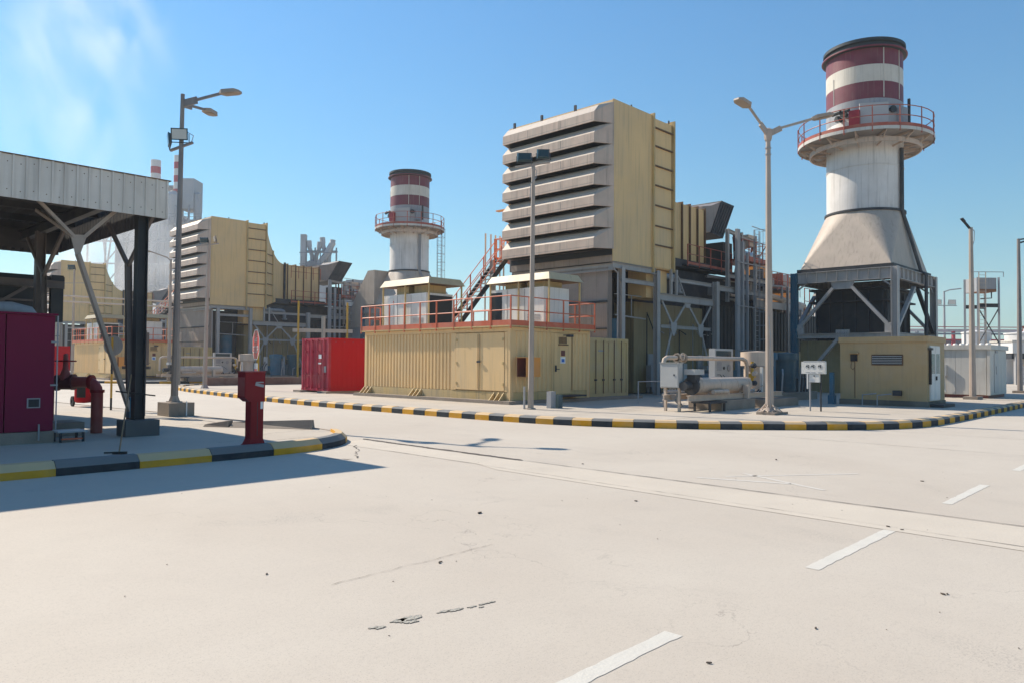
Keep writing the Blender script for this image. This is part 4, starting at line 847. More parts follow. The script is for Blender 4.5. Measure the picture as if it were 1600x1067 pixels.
# tall left lamp on a concrete block
bx, by = 8.66, 21.56
t = T('street_lamp', 'tall lamp post with two lamp arms and two floodlights on a concrete block', 'street lamp', (bx, by, .15), 'double arm lamp posts')
MB().prism([(bx - .32, by - .45), (bx + .38, by - .45), (bx + .38, by + .35), (bx - .32, by + .35)], .146, .52).part('concrete_block', concd, t)
B(bx - .16, by - .16, .52, bx + .16, by + .16, .55).part('base_plate', polem, t)
MB().lathe([(.16, .55), (.105, .70), (.10, .72)], (bx, by, 0), 8).part('flared_foot', polem, t)
taper((bx, by, .6), (bx + .02, by - .12, 9.2), .105, .058, 8).part('pole', poled, t)
MB().bar((bx + .09, by - .06, 1.0), (bx + .09, by - .06, 2.1), .02, .08).part('service_door', polem, t)
B(bx + .14, by - .47, .16, bx + .17, by - .45, .56).part('strap', whiteprint, t)
for d, L_, W_ in (((.56, -.83, 0), 1.0, .3), ((.80, .60, 0), .85, .3)):
    v = Vector(d); p0 = Vector((bx + .02, by - .12, 8.93)); p1 = p0 + v * 1.15 + Vector((0, 0, .22))
    MB().bar(p0, p0 + v * .45 + Vector((0, 0, .08)), .05, .2).bar(p0 + v * .4 + Vector((0, 0, .08)), p1, .05, .07).part('arm', poled, t)
    head(t, p1, v + Vector((0, 0, .06)), .62, .3)
MB().bar((bx - .16, by + .22, 7.62), (bx + .2, by - .42, 7.80), .07, .06).part('bracket', poled, t)
flood(t, (bx - .06, by - .16, 8.03), (-.62, -.77, -.12), .46, .33); flood(t, (bx - .2, by + .2, 7.92), (-.95, .30, -.1), .42, .34, bluem, glassd)
MB().tube([(bx + .18, by - .38, 7.8), (bx + .22, by - .42, 8.0), (bx + .08, by - .3, 8.1)], .012, 5).part('loose_cable', greyp, t)
# mid pole with twin floodlights
bx, by = 18.62, 17.13
t = T('light_pole', 'slim octagonal light pole with two floodlights in front of the tan container', 'light pole', (bx, by, .15), 'floodlight poles')
MB().lathe([(0, .15), (.17, .15), (.17, .18), (.1, .2), (.0, .2)], (bx, by, 0), 8).part('base_plate', polem, t)
taper((bx, by, .15), (bx + .02, by - .03, 8.35), .10, .062, 8).part('pole', polem, t)
MB().bar((bx - .40, by + .42, 8.28), (bx + .42, by - .42, 8.44), .06, .05).part('bracket', polem, t)
flood(t, (bx - .18, by + .2, 8.62), (.72, .69, -.25), .50, .34, glassd, glassd); flood(t, (bx + .26, by - .26, 8.74), (.72, .69, -.2), .44, .36, glassd, glassd)
MB().tube([(bx - .1, by, 8.3), (bx + .08, by - .14, 8.15), (bx + .05, by - .12, 7.9), (bx - .09, by - .02, 7.7), (bx - .1, by, 7.2)], .014, 5).part('loose_cable', greyp, t)
B(bx - .15, by + .15, .15, bx - .1, by + .2, .9).part('conduit', greyp, t)
# right double-arm lamp
bx, by = 22.64, 10.66
t = T('street_lamp', 'tall tan lamp post with two spread lamp arms beside the pump skid', 'street lamp', (bx, by, .15), 'double arm lamp posts')
B(bx - .4, by - .35, .146, bx + .55, by + .25, .22).part('concrete_pad', concd, t)
B(bx - .2, by - .2, .22, bx + .2, by + .2, .26).part('base_plate', polem, t)
MB().lathe([(.24, .26), (.14, .36), (.12, .45)], (bx, by, 0), 8).part('flared_foot', polem, t)
taper((bx, by, .3), (bx - .03, by + .02, 9.05), .135, .075, 8).part('pole', polem, t)
p0 = Vector((bx - .03, by + .02, 9.0)); MB().lathe([(.1, 8.75), (.13, 8.85), (.13, 9.1), (.05, 9.15)], (p0.x, p0.y, 0), 8).part('arm_socket', polem, t)
for z in (8.3, 8.5): MB().lathe([(.085, z), (.1, z), (.1, z + .03), (.085, z + .03)], (p0.x, p0.y, 0), 10).part('clamp', greyp, t)
for d, rise, al in (((-.88, .15, 0), .62, .95), ((.64, -.77, 0), .42, 1.35)):
    v = Vector(d).normalized(); p1 = p0 + v * al + Vector((0, 0, rise))
    MB().bar(p0 + Vector((0, 0, -.05)), p0 + v * .4 + Vector((0, 0, rise * .35)), .06, .18).bar(p0 + v * .35 + Vector((0, 0, rise * .34)), p1, .05, .07).part('arm', polem, t)
    head(t, p1, v + Vector((0, 0, .22)), .66, .34)
MB().tube([(bx - .15, by - .05, 3.2), (bx - .19, by - .12, 2.6), (bx - .13, by - .08, 2.2), (bx - .2, by - .12, 1.4), (bx - .15, by - .1, .35)], .013, 5).part('loose_cable', greyp, t)
mb = MB()
for i in range(14):
    a = rc.uniform(0, 6.28); mb.tube([(bx + .12 * math.cos(a), by + .12 * math.sin(a), .42 + rc.uniform(-.05, .1)), (bx + .3 * math.cos(a), by + .3 * math.sin(a), .3), (bx + .45 * math.cos(a + .4), by + .35 * math.sin(a + .4), .235)], .016, 4)
mb.part('cable_ends', cream, t)
# poles to the right
for (bx, by, zt, lab, lean) in ((40.56, 9.11, 8.2, 'light pole with a small dark lamp top in front of the white shed', -.1), (52.68, 9.4, 9.2, 'lamp post with an arm at the picture edge beyond the white shed', 0)):
    t = T('light_pole' if lean else 'street_lamp', lab, 'light pole' if lean else 'street lamp', (bx, by, .15))
    B(bx - .5, by - .3, .146, bx + .5, by + .3, .28).part('concrete_pad', concd, t)
    taper((bx, by, .28), (bx + lean, by, zt), .15, .085, 8).part('pole', polem if lean else poled, t)
    if lean: 
        MB().bar((bx + lean, by, zt - .1), (bx + lean - .28, by + .22, zt + .28), .12, .06).bar((bx + lean - .26, by + .2, zt + .26), (bx + lean - .36, by + .3, zt + .42), .2, .05).part('lamp_head', dark, t)
        MB().tube([(bx + lean, by, zt), (bx + .1, by - .1, zt - .15), (bx + .05, by - .1, zt - .6), (bx - .05, by - .05, zt - .9)], .02, 5).part('loose_cable', greyp, t)
    else:
        MB().bar((bx, by, zt - .25), (bx + 1.2, by - 1.3, zt + .2), .08, .1).bar((bx, by, zt - .05), (bx + .8, by - .8, zt + .1), .08, .08).part('arm', dark, t); head(t, (bx + 1.2, by - 1.3, zt + .2), (.68, -.73, .1), .8, .4)
# slim poles of the middle block
bx, by = 18.27, 41.4
t = T('light_pole', 'slim pole with twin floodlights in front of the middle tan filter house', 'light pole', (bx, by, .15), 'floodlight poles')
taper((bx, by, .15), (bx + .05, by - .05, 8.1), .13, .075, 8).part('pole', polem, t); MB().lathe([(.0, .15), (.24, .15), (.13, .35), (.0, .35)], (bx, by, 0), 8).part('flared_foot', polem, t)
MB().bar((bx - .45, by + .4, 8.0), (bx + .5, by - .35, 8.2), .07, .06).part('bracket', polem, t); flood(t, (bx - .15, by + .1, 8.35), (.7, .6, .3), .5, .3, glassd, glassd); flood(t, (bx + .35, by - .2, 8.45), (.9, -.2, .2), .45, .35, lampm, glassd)
bx, by = 22.1, 56.1
t = T('street_lamp', 'thin single arm street lamp behind the tall lamp with floodlights', 'street lamp', (bx, by, .15))
taper((bx, by, .15), (bx, by, 9.0), .15, .08, 8).part('pole', polem, t); MB().tube([(bx, by, 8.9), (bx - .2, by + .25, 9.15), (bx - 1.0, by + 1.1, 9.55)], .05, 6).part('arm', polem, t); head(t, (bx - 1.0, by + 1.1, 9.55), (-.68, .73, .1), .7, .35)
bx, by = 23.5, 83.5
t = T('light_pole', 'thin pole with floodlights against the tan wall seen under the canopy', 'light pole', (bx, by, .15), 'floodlight poles')
taper((bx, by, .15), (bx, by, 10.6), .15, .09, 8).part('pole', polem, t); flood(t, (bx - .2, by + .3, 10.8), (.7, .6, .3), .8, .5, glassd, glassd); flood(t, (bx + .4, by - .3, 10.9), (.9, -.2, .2), .7, .5, glassd, glassd)
MB().bar((bx - .7, by + .6, 9.2), (bx + .7, by - .6, 9.25), .06).part('bracket', polem, t)
bx, by = 122.7, 31.1
t = T('street_lamp', 'distant lamp mast with one arm and two floodlights right of the big stack', 'street lamp', (bx, by, 0))
taper((bx, by, 0), (bx, by, 12.5), .2, .12, 8).part('pole', greyp, t); MB().tube([(bx, by, 12.4), (bx + .6, by - .6, 12.7), (bx + 1.7, by - 1.8, 12.9)], .09, 6).part('arm', greyp, t)
flood(t, (bx - .7, by + .7, 10.9), (-.75, -.65, -.1), 1.1, .7, greyp, lens); flood(t, (bx + .8, by - .8, 10.9), (-.75, -.65, -.1), 1.1, .7, greyp, lens); MB().bar((bx - 1.1, by + 1.1, 10.4), (bx + 1.3, by - 1.3, 10.4), .12).part('bracket', greyp, t)

# ------------------------------------------------------------------ metal canopy at the left
cx1, cy0, cy1, cx0, cz0, cz1 = 6.25, 16.1, 23.5, -9.0, 4.63, 5.42
t = T('metal_canopy', 'flat metal canopy with ribbed pale fascia sheets standing on braced steel columns', 'canopy', (5.4, 16.5, .15))
pw = .2115; n = int((cx1 - cx0) / pw); pn = None
for i in range(n):
    a = cx1 - pw * (i + 1)
    if pn is None: pn = B(a + .004, cy0, cz0, a + pw - .03, cy0 + .012, cz1).part('fascia_sheet', canopym, t); rb = B(a + pw - .03, cy0 - .028, cz0, a + pw + .004, cy0 + .011, cz1).part('fascia_rib', canopym, t); a0 = a
    else: inst(pn, 'fascia_sheet', t, (a - a0, 0, 0)); inst(rb, 'fascia_rib', t, (a - a0, 0, 0))
sc_ = MB()
for i in range(0, n): 
    a = cx1 - pw * (i + .5)
    for z in (cz0 + .12, cz1 - .16): sc_.box(a - .008, cy0 - .008, z + (i % 3) * .02, a + .008, cy0 - .001, z + .016 + (i % 3) * .02)
sc_.part('screws', edgebrown, t, kind='stuff')
n2 = 35; pw2 = (cy1 - cy0) / n2
sideP = None
for i in range(n2):
    a = cy0 + .013 + pw2 * i
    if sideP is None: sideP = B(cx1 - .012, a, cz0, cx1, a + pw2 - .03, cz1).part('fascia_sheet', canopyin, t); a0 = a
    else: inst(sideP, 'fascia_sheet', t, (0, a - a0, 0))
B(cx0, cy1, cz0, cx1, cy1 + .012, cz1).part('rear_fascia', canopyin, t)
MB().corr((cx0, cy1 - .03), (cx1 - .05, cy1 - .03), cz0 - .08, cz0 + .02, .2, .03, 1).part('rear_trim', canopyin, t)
# corrugated roof: ridges run along y
vs = []; fs = []; m_ = int((cx1 - cx0 - .1) / .1)
for i in range(m_ + 1):
    x_ = cx0 + .05 + i * .1; z = cz1 - .07 + (.03 if (i // 2) % 2 else 0); vs += [(x_, cy0 + .02, z), (x_, cy1 - .01, z)]
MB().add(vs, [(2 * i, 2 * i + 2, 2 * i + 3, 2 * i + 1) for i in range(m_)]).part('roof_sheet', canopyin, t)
MB().box(cx0, cy0 - .03, cz1 + .002, cx1 + .06, cy0 + .06, cz1 + .02).box(cx1 - .06, cy0 + .061, cz1 + .002, cx1 + .06, cy1 + .05, cz1 + .02).part('roof_flashing', edgebrown, t)
for y_ in (16.5, 18.3, 20.1, 21.9, 23.2): MB().ibeam((cx0, y_, cz1 - .20), (cx1 - .1, y_, cz1 - .20), .08, .16, .012).part('purlin', dark, t)
for x_ in (5.3, 1.5, -3): MB().ibeam((x_, cy0 + .1, 4.95), (x_, cy1 - .1, 4.95), .16, .26, .015).part('rafter', dark, t)
for (x_, y_, m_, zb_) in ((5.85, 16.4, black, .45), (5.25, 21.4, columnm, .3)):
    MB().ibeam((x_, y_, zb_), (x_, y_, 4.85), .22, .2, .016, up=(1, 0, 0)).part('column', m_, t)
# Y shaped inner posts
for x_, y_ in ((5.98, 17.2), (5.3, 20.9)):
    MB().ibeam((x_ + .0, y_, .3), (x_ - .06, y_ + .12, 3.75), .12, .12, .012, up=(1, 0, 0)).part('inner_post', columnm, t)
    MB().bar((x_ - .06, y_ + .12, 3.72), (x_ + .15, y_ - .65, 4.75), .07, .07).bar((x_ - .06, y_ + .12, 3.72), (x_ - .25, y_ + .85, 4.7), .07, .07).part('fork', columnm, t)
# long raking strut with triangular gusset
gx, gy, gz = 4.70, 16.55, 3.80
MB().bar((gx + .01, gy, gz - .02), (5.90, 17.0, .62), .08, .08).part('raking_strut', polem, t)
MB().add([(gx - .13, gy - .02, 4.14), (gx + .17, gy - .02, 4.17), (gx + .04, gy - .02, 3.74), (gx - .03, gy - .02, 3.74), (gx - .13, gy + .01, 4.14), (gx + .17, gy + .01, 4.17), (gx + .04, gy + .01, 3.74), (gx - .03, gy + .01, 3.74)], [(0, 1, 2, 3), (7, 6, 5, 4), (0, 4, 5, 1), (1, 5, 6, 2), (2, 6, 7, 3), (3, 7, 4, 0)]).part('gusset_plate', polem, t)
for q in ((3.9, 16.35, 4.75), (5.35, 16.35, 4.72), (4.35, 18.1, 4.8)): MB().bar((gx + (.1 if q[0] > gx else -.05), gy, 4.1), q, .05, .06).part('fork', polem, t)
MB().prism([(5.52, 16.1), (6.18, 16.1), (6.18, 16.62), (5.52, 16.62)], .146, .47).part('footing', mat('footing_dark', (.10, .10, .10), .85, var=.2, dust=.25), t)
MB().box(5.88, 16.95, .47, 6.03, 17.2, .9).part('strut_shoe', bluem, t)
# dark low building behind, under the canopy
t = T('dark_shed', 'dark open shed with a sloping pipe rack behind the maroon enclosure', 'shed', (5, 23, .15))
B(-6, 23.6, .15, 6.2, 26, .3).part('floor_slab', concd, t); B(-6, 25.9, .3, 6.0, 26, 3.6).part('back_wall', black, t)
B(-6, 23.4, 3.62, 6.35, 26.2, 3.95).part('roof', dark, t); B(-6, 23.35, 2.45, 5.6, 23.45, 3.60).part('side_sheet', black, t)
B(6.0, 23.3, 2.7, 6.3, 23.5, 3.98).part('end_panel', black, t)
MB().ibeam((-6, 23.3, 3.72), (6.3, 23.3, 3.72), .14, .2).part('beam', columnm, t); MB().bar((-6, 23.28, 3.3), (5.7, 23.28, 3.25), .05).bar((3.9, 23.25, 2.5), (5.4, 23.25, 3.6), .08).part('bracing', columnm, t)
# ------------------------------------------------------------------ maroon enclosure
t = T('maroon_enclosure', 'dark maroon steel enclosure with a small square vent on a concrete plinth', 'enclosure', (3.4, 16.6, .15))
B(-2, 15.98, .146, 4.22, 18.3, .36).part('plinth', concd, t); B(3.9, 17.05, .146, 5.05, 17.9, .42).part('side_block', concd, t)
for a, b in ((3.43, 4.20), (2.2, 3.41), (.9, 2.18), (-1.9, .88)): B(a, 16.0, .37, b, 18.2, 2.50).part('panel', purple, t)
B(-1.95, 15.96, 2.505, 4.24, 18.24, 2.54).part('roof', purple, t)
B(3.77, 15.975, .80, 3.98, 15.998, .98).part('vent_frame', greyp, t); B(3.79, 15.97, .82, 3.96, 15.974, .96).part('vent_face', coil, t)
MB().tube([(4.24, 15.97, .38), (4.24, 15.97, 2.5)], .012, 6).part('corner_pipe', greyp, t)
for z in (1.2, 2.0): B(4.14, 15.97, z, 4.26, 15.998, z + .03).part('hinge', greyp, t)
B(3.95, 15.93, .2, 3.97, 15.975, .5).part('strap', greyp, t)
MB().tube([(3.0, 17.0, 2.62), (3.7, 17.0, 2.66), (3.98, 17.0, 2.60), (4.08, 17.0, 2.45)], .13, 12).part('exhaust_pipe', greyp, t)
t = T('low_bench', 'small low steel stand with a flat top beside the maroon enclosure', 'stand', (4.45, 16.0, .15))
B(4.22, 15.75, .33, 4.72, 16.25, .36).part('stand_top', greyp, t)
for x_, y_ in ((4.28, 15.8), (4.66, 15.8), (4.28, 16.2), (4.66, 16.2)): B(x_ - .02, y_ - .02, .15, x_ + .02, y_ + .02, .33).part('leg', dark, t)
MB().bar((4.28, 15.8, .21), (4.66, 15.8, .21), .04, .03).part('cross_rail', orange, t)
# ------------------------------------------------------------------ red fire main with valve
t = T('fire_main_valve', 'dark red fire main pipe with gate valve and handwheel beside the canopy column', 'pipe valve', (5.35, 17.5, .15))
v = Vector((.70, -.72, 0)); o_ = Vector((5.35, 17.5, 0))
def V(s, z): p = o_ + v * s; return (p.x, p.y, z)
MB().tube([V(.07, .15), V(.07, .98), V(.05, 1.08), V(0, 1.16), V(-.08, 1.21), V(-.18, 1.22), V(-.42, 1.22)], .115, 16).part('elbow_pipe', piper, t)
MB().tube([V(.07, 1.0), V(.07, 1.06)], .14, 16).tube([V(-.09, 1.22), V(-.03, 1.22)], .155, 16).part('coupling', darkred, t)
MB().tube([V(-.42, 1.22), V(-.47, 1.22)], .17, 16).tube([V(-.80, 1.20), V(-.75, 1.20)], .17, 16).tube([V(-.47, 1.2), V(-.75, 1.2)], .14, 14).part('valve_body', mat('valve_maroon', (.09, .02, .03), .5, var=.15), t)
MB().lathe([(.13, 1.25), (.09, 1.42), (.055, 1.5), (.045, 1.8), (.0, 1.82)], (*V(-.61, 0)[:2], 0), 12).part('bonnet', piper, t)
hw = MB().lathe([(.19 + .016 * math.cos(a), 1.66 + .016 * math.sin(a)) for a in [i * math.pi / 4 for i in range(8)]], (*V(-.61, 0)[:2], 0), 20, closed=True)
p = V(-.61, 1.66)
for a in (0, 1.05, 2.1): hw.bar((p[0] - .19 * math.cos(a), p[1] - .19 * math.sin(a), 1.66), (p[0] + .19 * math.cos(a), p[1] + .19 * math.sin(a), 1.66), .02)
hw.part('handwheel', darkred, t)
MB().tube([V(-.80, 1.2), V(-1.6, 1.2)], .11, 14).tube([V(-.9, 1.2), V(-.9, .15)], .06, 10).part('feed_pipe', mat('valve_maroon', (.09, .02, .03)), t)
# wheeled extinguisher
ex, ey = 8.1, 27.5
t = T('wheeled_extinguisher', 'red wheeled fire extinguisher unit with black label behind the fire main pipe', 'fire extinguisher', (ex, ey, .15))
MB().lathe([(0, .26), (.22, .28), (.27, .34), (.27, .85), (.2, .93), (.08, .96), (0, .98)], (ex, ey, 0), 18).part('cylinder', red, t)
MB().lathe([(.273, .45), (.273, .86)], (ex, ey, 0), 8, a0=R(205), a1=R(265)).part('label', rubber, t)
for s in (-1, 1): MB().lathe([(.06, -.03), (.17, -.03), (.17, .03), (.06, .03)], (ex + s * .25, ey - s * .26, .32), 16, closed=True, axis='x').part('wheel', rubber, t)
MB().tube([(ex + .2, ey - .2, .4), (ex + .25, ey - .25, .6), (ex + .3, ey - .1, .95)], .02, 6).part('handle', darkred, t)
# red fire hose cabinet far off
t = T('fire_cabinet', 'red fire hose cabinet standing beyond the maroon enclosure on the far pavement', 'cabinet', (15.1, 56.2, 0))
MB().bar((15.05, 56.3, 0), (15.05, 56.3, .6), .5, .9).part('stand', red, t); MB().bar((15.05, 56.3, .6), (15.05, 56.3, 2.55), .6, 1.15).part('cabinet_body', red, t)
for i in range(6): MB().box(14.45, 56.0, 2.2 - i * .26, 14.46, 56.4, 2.32 - i * .26).part('print_mark', whiteprint, t)
# squeegee broom leaning at the column
t = T('squeegee', 'long handled squeegee with black blade leaning against the canopy footing', 'squeegee', (4.45, 13.25, .15))
MB().tube([(4.46, 13.28, .18), (5.55, 15.95, 1.4)], .013, 6).part('handle', mat('broom_wood', (.24, .15, .07), .6), t)
MB().bar((4.38, 13.34, .17), (4.56, 13.22, .17), .05, .04).part('blade', rubber, t); MB().bar((4.30, 13.50, .165), (4.45, 13.42, .165), .04, .02).part('blade_clip', rubber, t)
one(MB().tube([(5.25, 15.9, 1.08), (5.95, 15.75, .98)], .014, 6), 'metal_rod', rubber, 'thin dark rod resting across the squeegee handle at the canopy column', 'rod')
# yellow and black sign pole with round disc
t = T('round_sign', 'round road sign seen from behind on a yellow and black striped pole', 'road sign', (8.14, 25.03, .15))
for i in range(6): MB().tube([(8.14, 25.03, .15 + i * .37), (8.14, 25.03, .15 + (i + 1) * .37 + .001)], .032, 10).part('pole_band', [black, yellow, yellow, black, yellow, yellow][i] if i < 5 else yellow, t)
MB().bar((8.14 + .03, 25.03 + .03, 2.09), (8.14 + .05, 25.05, 2.09), .62, .0001).part('bracket', greyp, t)
dv = Vector((.72, .69, 0)); mb = MB(); cc = Vector((8.14, 25.03, 2.12)) + dv * .06; s_ = Vector((dv.y, -dv.x, 0))
ring = [cc + s_ * .30 * math.cos(a) + Vector((0, 0, .30 * math.sin(a))) for a in [i * math.pi / 14 for i in range(28)]]
mb.add(ring + [q + dv * .008 for q in ring], [tuple(range(27, -1, -1)), tuple(range(28, 56))] + [(i, (i + 1) % 28, 28 + (i + 1) % 28, 28 + i) for i in range(28)]).part('sign_disc', greyp, t)
# electrical box on two legs behind the column
t = T('control_cabinet', 'grey electrical cabinet on a post frame behind the canopy columns', 'cabinet', (7.9, 22.1, .15))
for x_, y_ in ((7.68, 22.3), (8.0, 21.98)): MB().bar((x_, y_, .15), (x_, y_, 2.5), .06).part('leg', columnm, t)
MB().bar((7.62, 22.33, 2.0), (8.04, 21.9, 2.0), .16, .9).part('cabinet_body', columnm, t); MB().bar((7.66, 22.18, 2.0), (7.95, 21.88, 2.0), .02, .7).part('door', panel, t)
MB().bar((7.55, 22.35, 1.48), (8.1, 21.85, 1.48), .1, .08).part('cross_bar', columnm, t)
# ------------------------------------------------------------------ red hose pillar on the island
px_, py_ = 6.62, 12.86
t = T('hydrant_pillar', 'dark red steel pillar cabinet with an overhanging box head on the island edge', 'pillar', (px_, py_, .15))
w2, d2 = .155, .14
B(px_ - .19, py_ - .12, .148, px_ + .15, py_ + .17, .19).part('base_plate', darkred, t)
MB().add([(px_ - .18, py_ - .1, .19), (px_ + .14, py_ - .1, .19), (px_ + .14, py_ + .15, .19), (px_ - .18, py_ + .15, .19), (px_ - .13, py_ - .08, .30), (px_ + .11, py_ - .08, .30), (px_ + .11, py_ + .13, .30), (px_ - .13, py_ + .13, .30)], [(0, 1, 5, 4), (1, 2, 6, 5), (2, 3, 7, 6), (3, 0, 4, 7), (4, 5, 6, 7)]).part('foot', darkred, t)
B(px_ - .13, py_ - .08, .30, px_ + .11, py_ + .13, .98).part('column', darkred, t)
MB().prism([(px_ - .15, .96), (px_ - .25, 1.04), (px_ - .25, 1.49), (px_ + .13, 1.49), (px_ + .13, .96)], py_ - .09, py_ + .20, 'xz').part('head_box', darkred, t)
B(px_ - .256, py_ - .07, 1.06, px_ - .251, py_ + .18, 1.40).part('side_panel', piper, t)
B(px_ - .265, py_ - .10, 1.492, px_ + .14, py_ + .21, 1.51).part('cap_plate', piper, t)
MB().bar((px_ - .06, py_ - .095, 1.28), (px_ + .1, py_ - .095, 1.24), .01, .05).bar((px_ - .05, py_ - .1, 1.31), (px_ + .09, py_ - .1, 1.31), .02, .02).part('latch', greyp, t)
B(px_ + .05, py_ - .085, .83, px_ + .095, py_ - .0805, .98).part('label', whiteprint, t)
B(px_ - .01, py_ - .083, .35, px_ + .0, py_ - .0805, .95).part('seam', dark, t)
MB().tube([(px_ - .15, py_ - .13, .16), (px_ - .1, py_ - .16, .16)], .02, 6).part('anchor', greyp, t)

# ------------------------------------------------------------------ stop sign on the island
sx, sy = 9.33, 18.05
t = T('stop_sign', 'red octagonal stop sign seen almost edge on above the dark red pillar', 'road sign', (sx, sy, .15))
for i, (a, b, m_) in enumerate(((.15, .55, yellow), (.55, .95, black), (.95, 1.35, black), (1.35, 1.95, yellow))): MB().tube([(sx, sy, a), (sx, sy, b)], .035, 10).part('pole_band', m_, t)
nrm = Vector((-.965, .26, 0)); rt = Vector((nrm.y * -1, nrm.x, 0)) * -1; rt = Vector((-.26, -.965, 0))
cc = Vector((sx, sy, 2.10)) + nrm * .05
def octa(R_, off): return [cc + nrm * off + rt * R_ * math.cos(R(22.5 + 45 * i)) + Vector((0, 0, R_ * math.sin(R(22.5 + 45 * i)))) for i in range(8)]
def plate(P0, P1): return MB().add(P0 + P1, [tuple(range(7, -1, -1)), tuple(range(8, 16))] + [(i, (i + 1) % 8, 8 + (i + 1) % 8, 8 + i) for i in range(8)])
plate(octa(.405, 0), octa(.415, .006)).part('sign_rim', whiteprint, t); plate(octa(.385, .0062), octa(.385, .008)).part('sign_face', redprint, t)
rm = Matrix(((rt.x, 0, nrm.x), (rt.y, 0, nrm.y), (0, 1, 0)))
p = cc + nrm * .012
text('STOP', 'lettering', .25, whiteprint, t, p + Vector((0, 0, -.13)), rm, ext=.001)
text('\ufed2\ufed7', 'lettering', .22, whiteprint, t, p + Vector((0, 0, .14)), rm, ext=.001)
MB().add([cc + nrm * .001 + rt * -.12 + Vector((0, 0, -.47)), cc + rt * .22 + nrm * .001 + Vector((0, 0, -.47)), cc + rt * .22 + nrm * .001 + Vector((0, 0, -.72)), cc + rt * -.12 + nrm * .001 + Vector((0, 0, -.72))] + [cc + nrm * .012 + rt * -.12 + Vector((0, 0, -.47)), cc + rt * .22 + nrm * .012 + Vector((0, 0, -.47)), cc + rt * .22 + nrm * .012 + Vector((0, 0, -.72)), cc + rt * -.12 + nrm * .012 + Vector((0, 0, -.72))], [(0, 1, 2, 3), (7, 6, 5, 4), (0, 4, 5, 1), (1, 5, 6, 2), (2, 6, 7, 3), (3, 7, 4, 0)]).part('small_plate', whiteprint, t)
MB().bar(cc + nrm * .015 + rt * .05 + Vector((0, 0, -.69)), cc + nrm * .015 + rt * .05 + Vector((0, 0, -.61)), .30, .004, up=tuple(nrm)).part('red_strip', redprint, t)

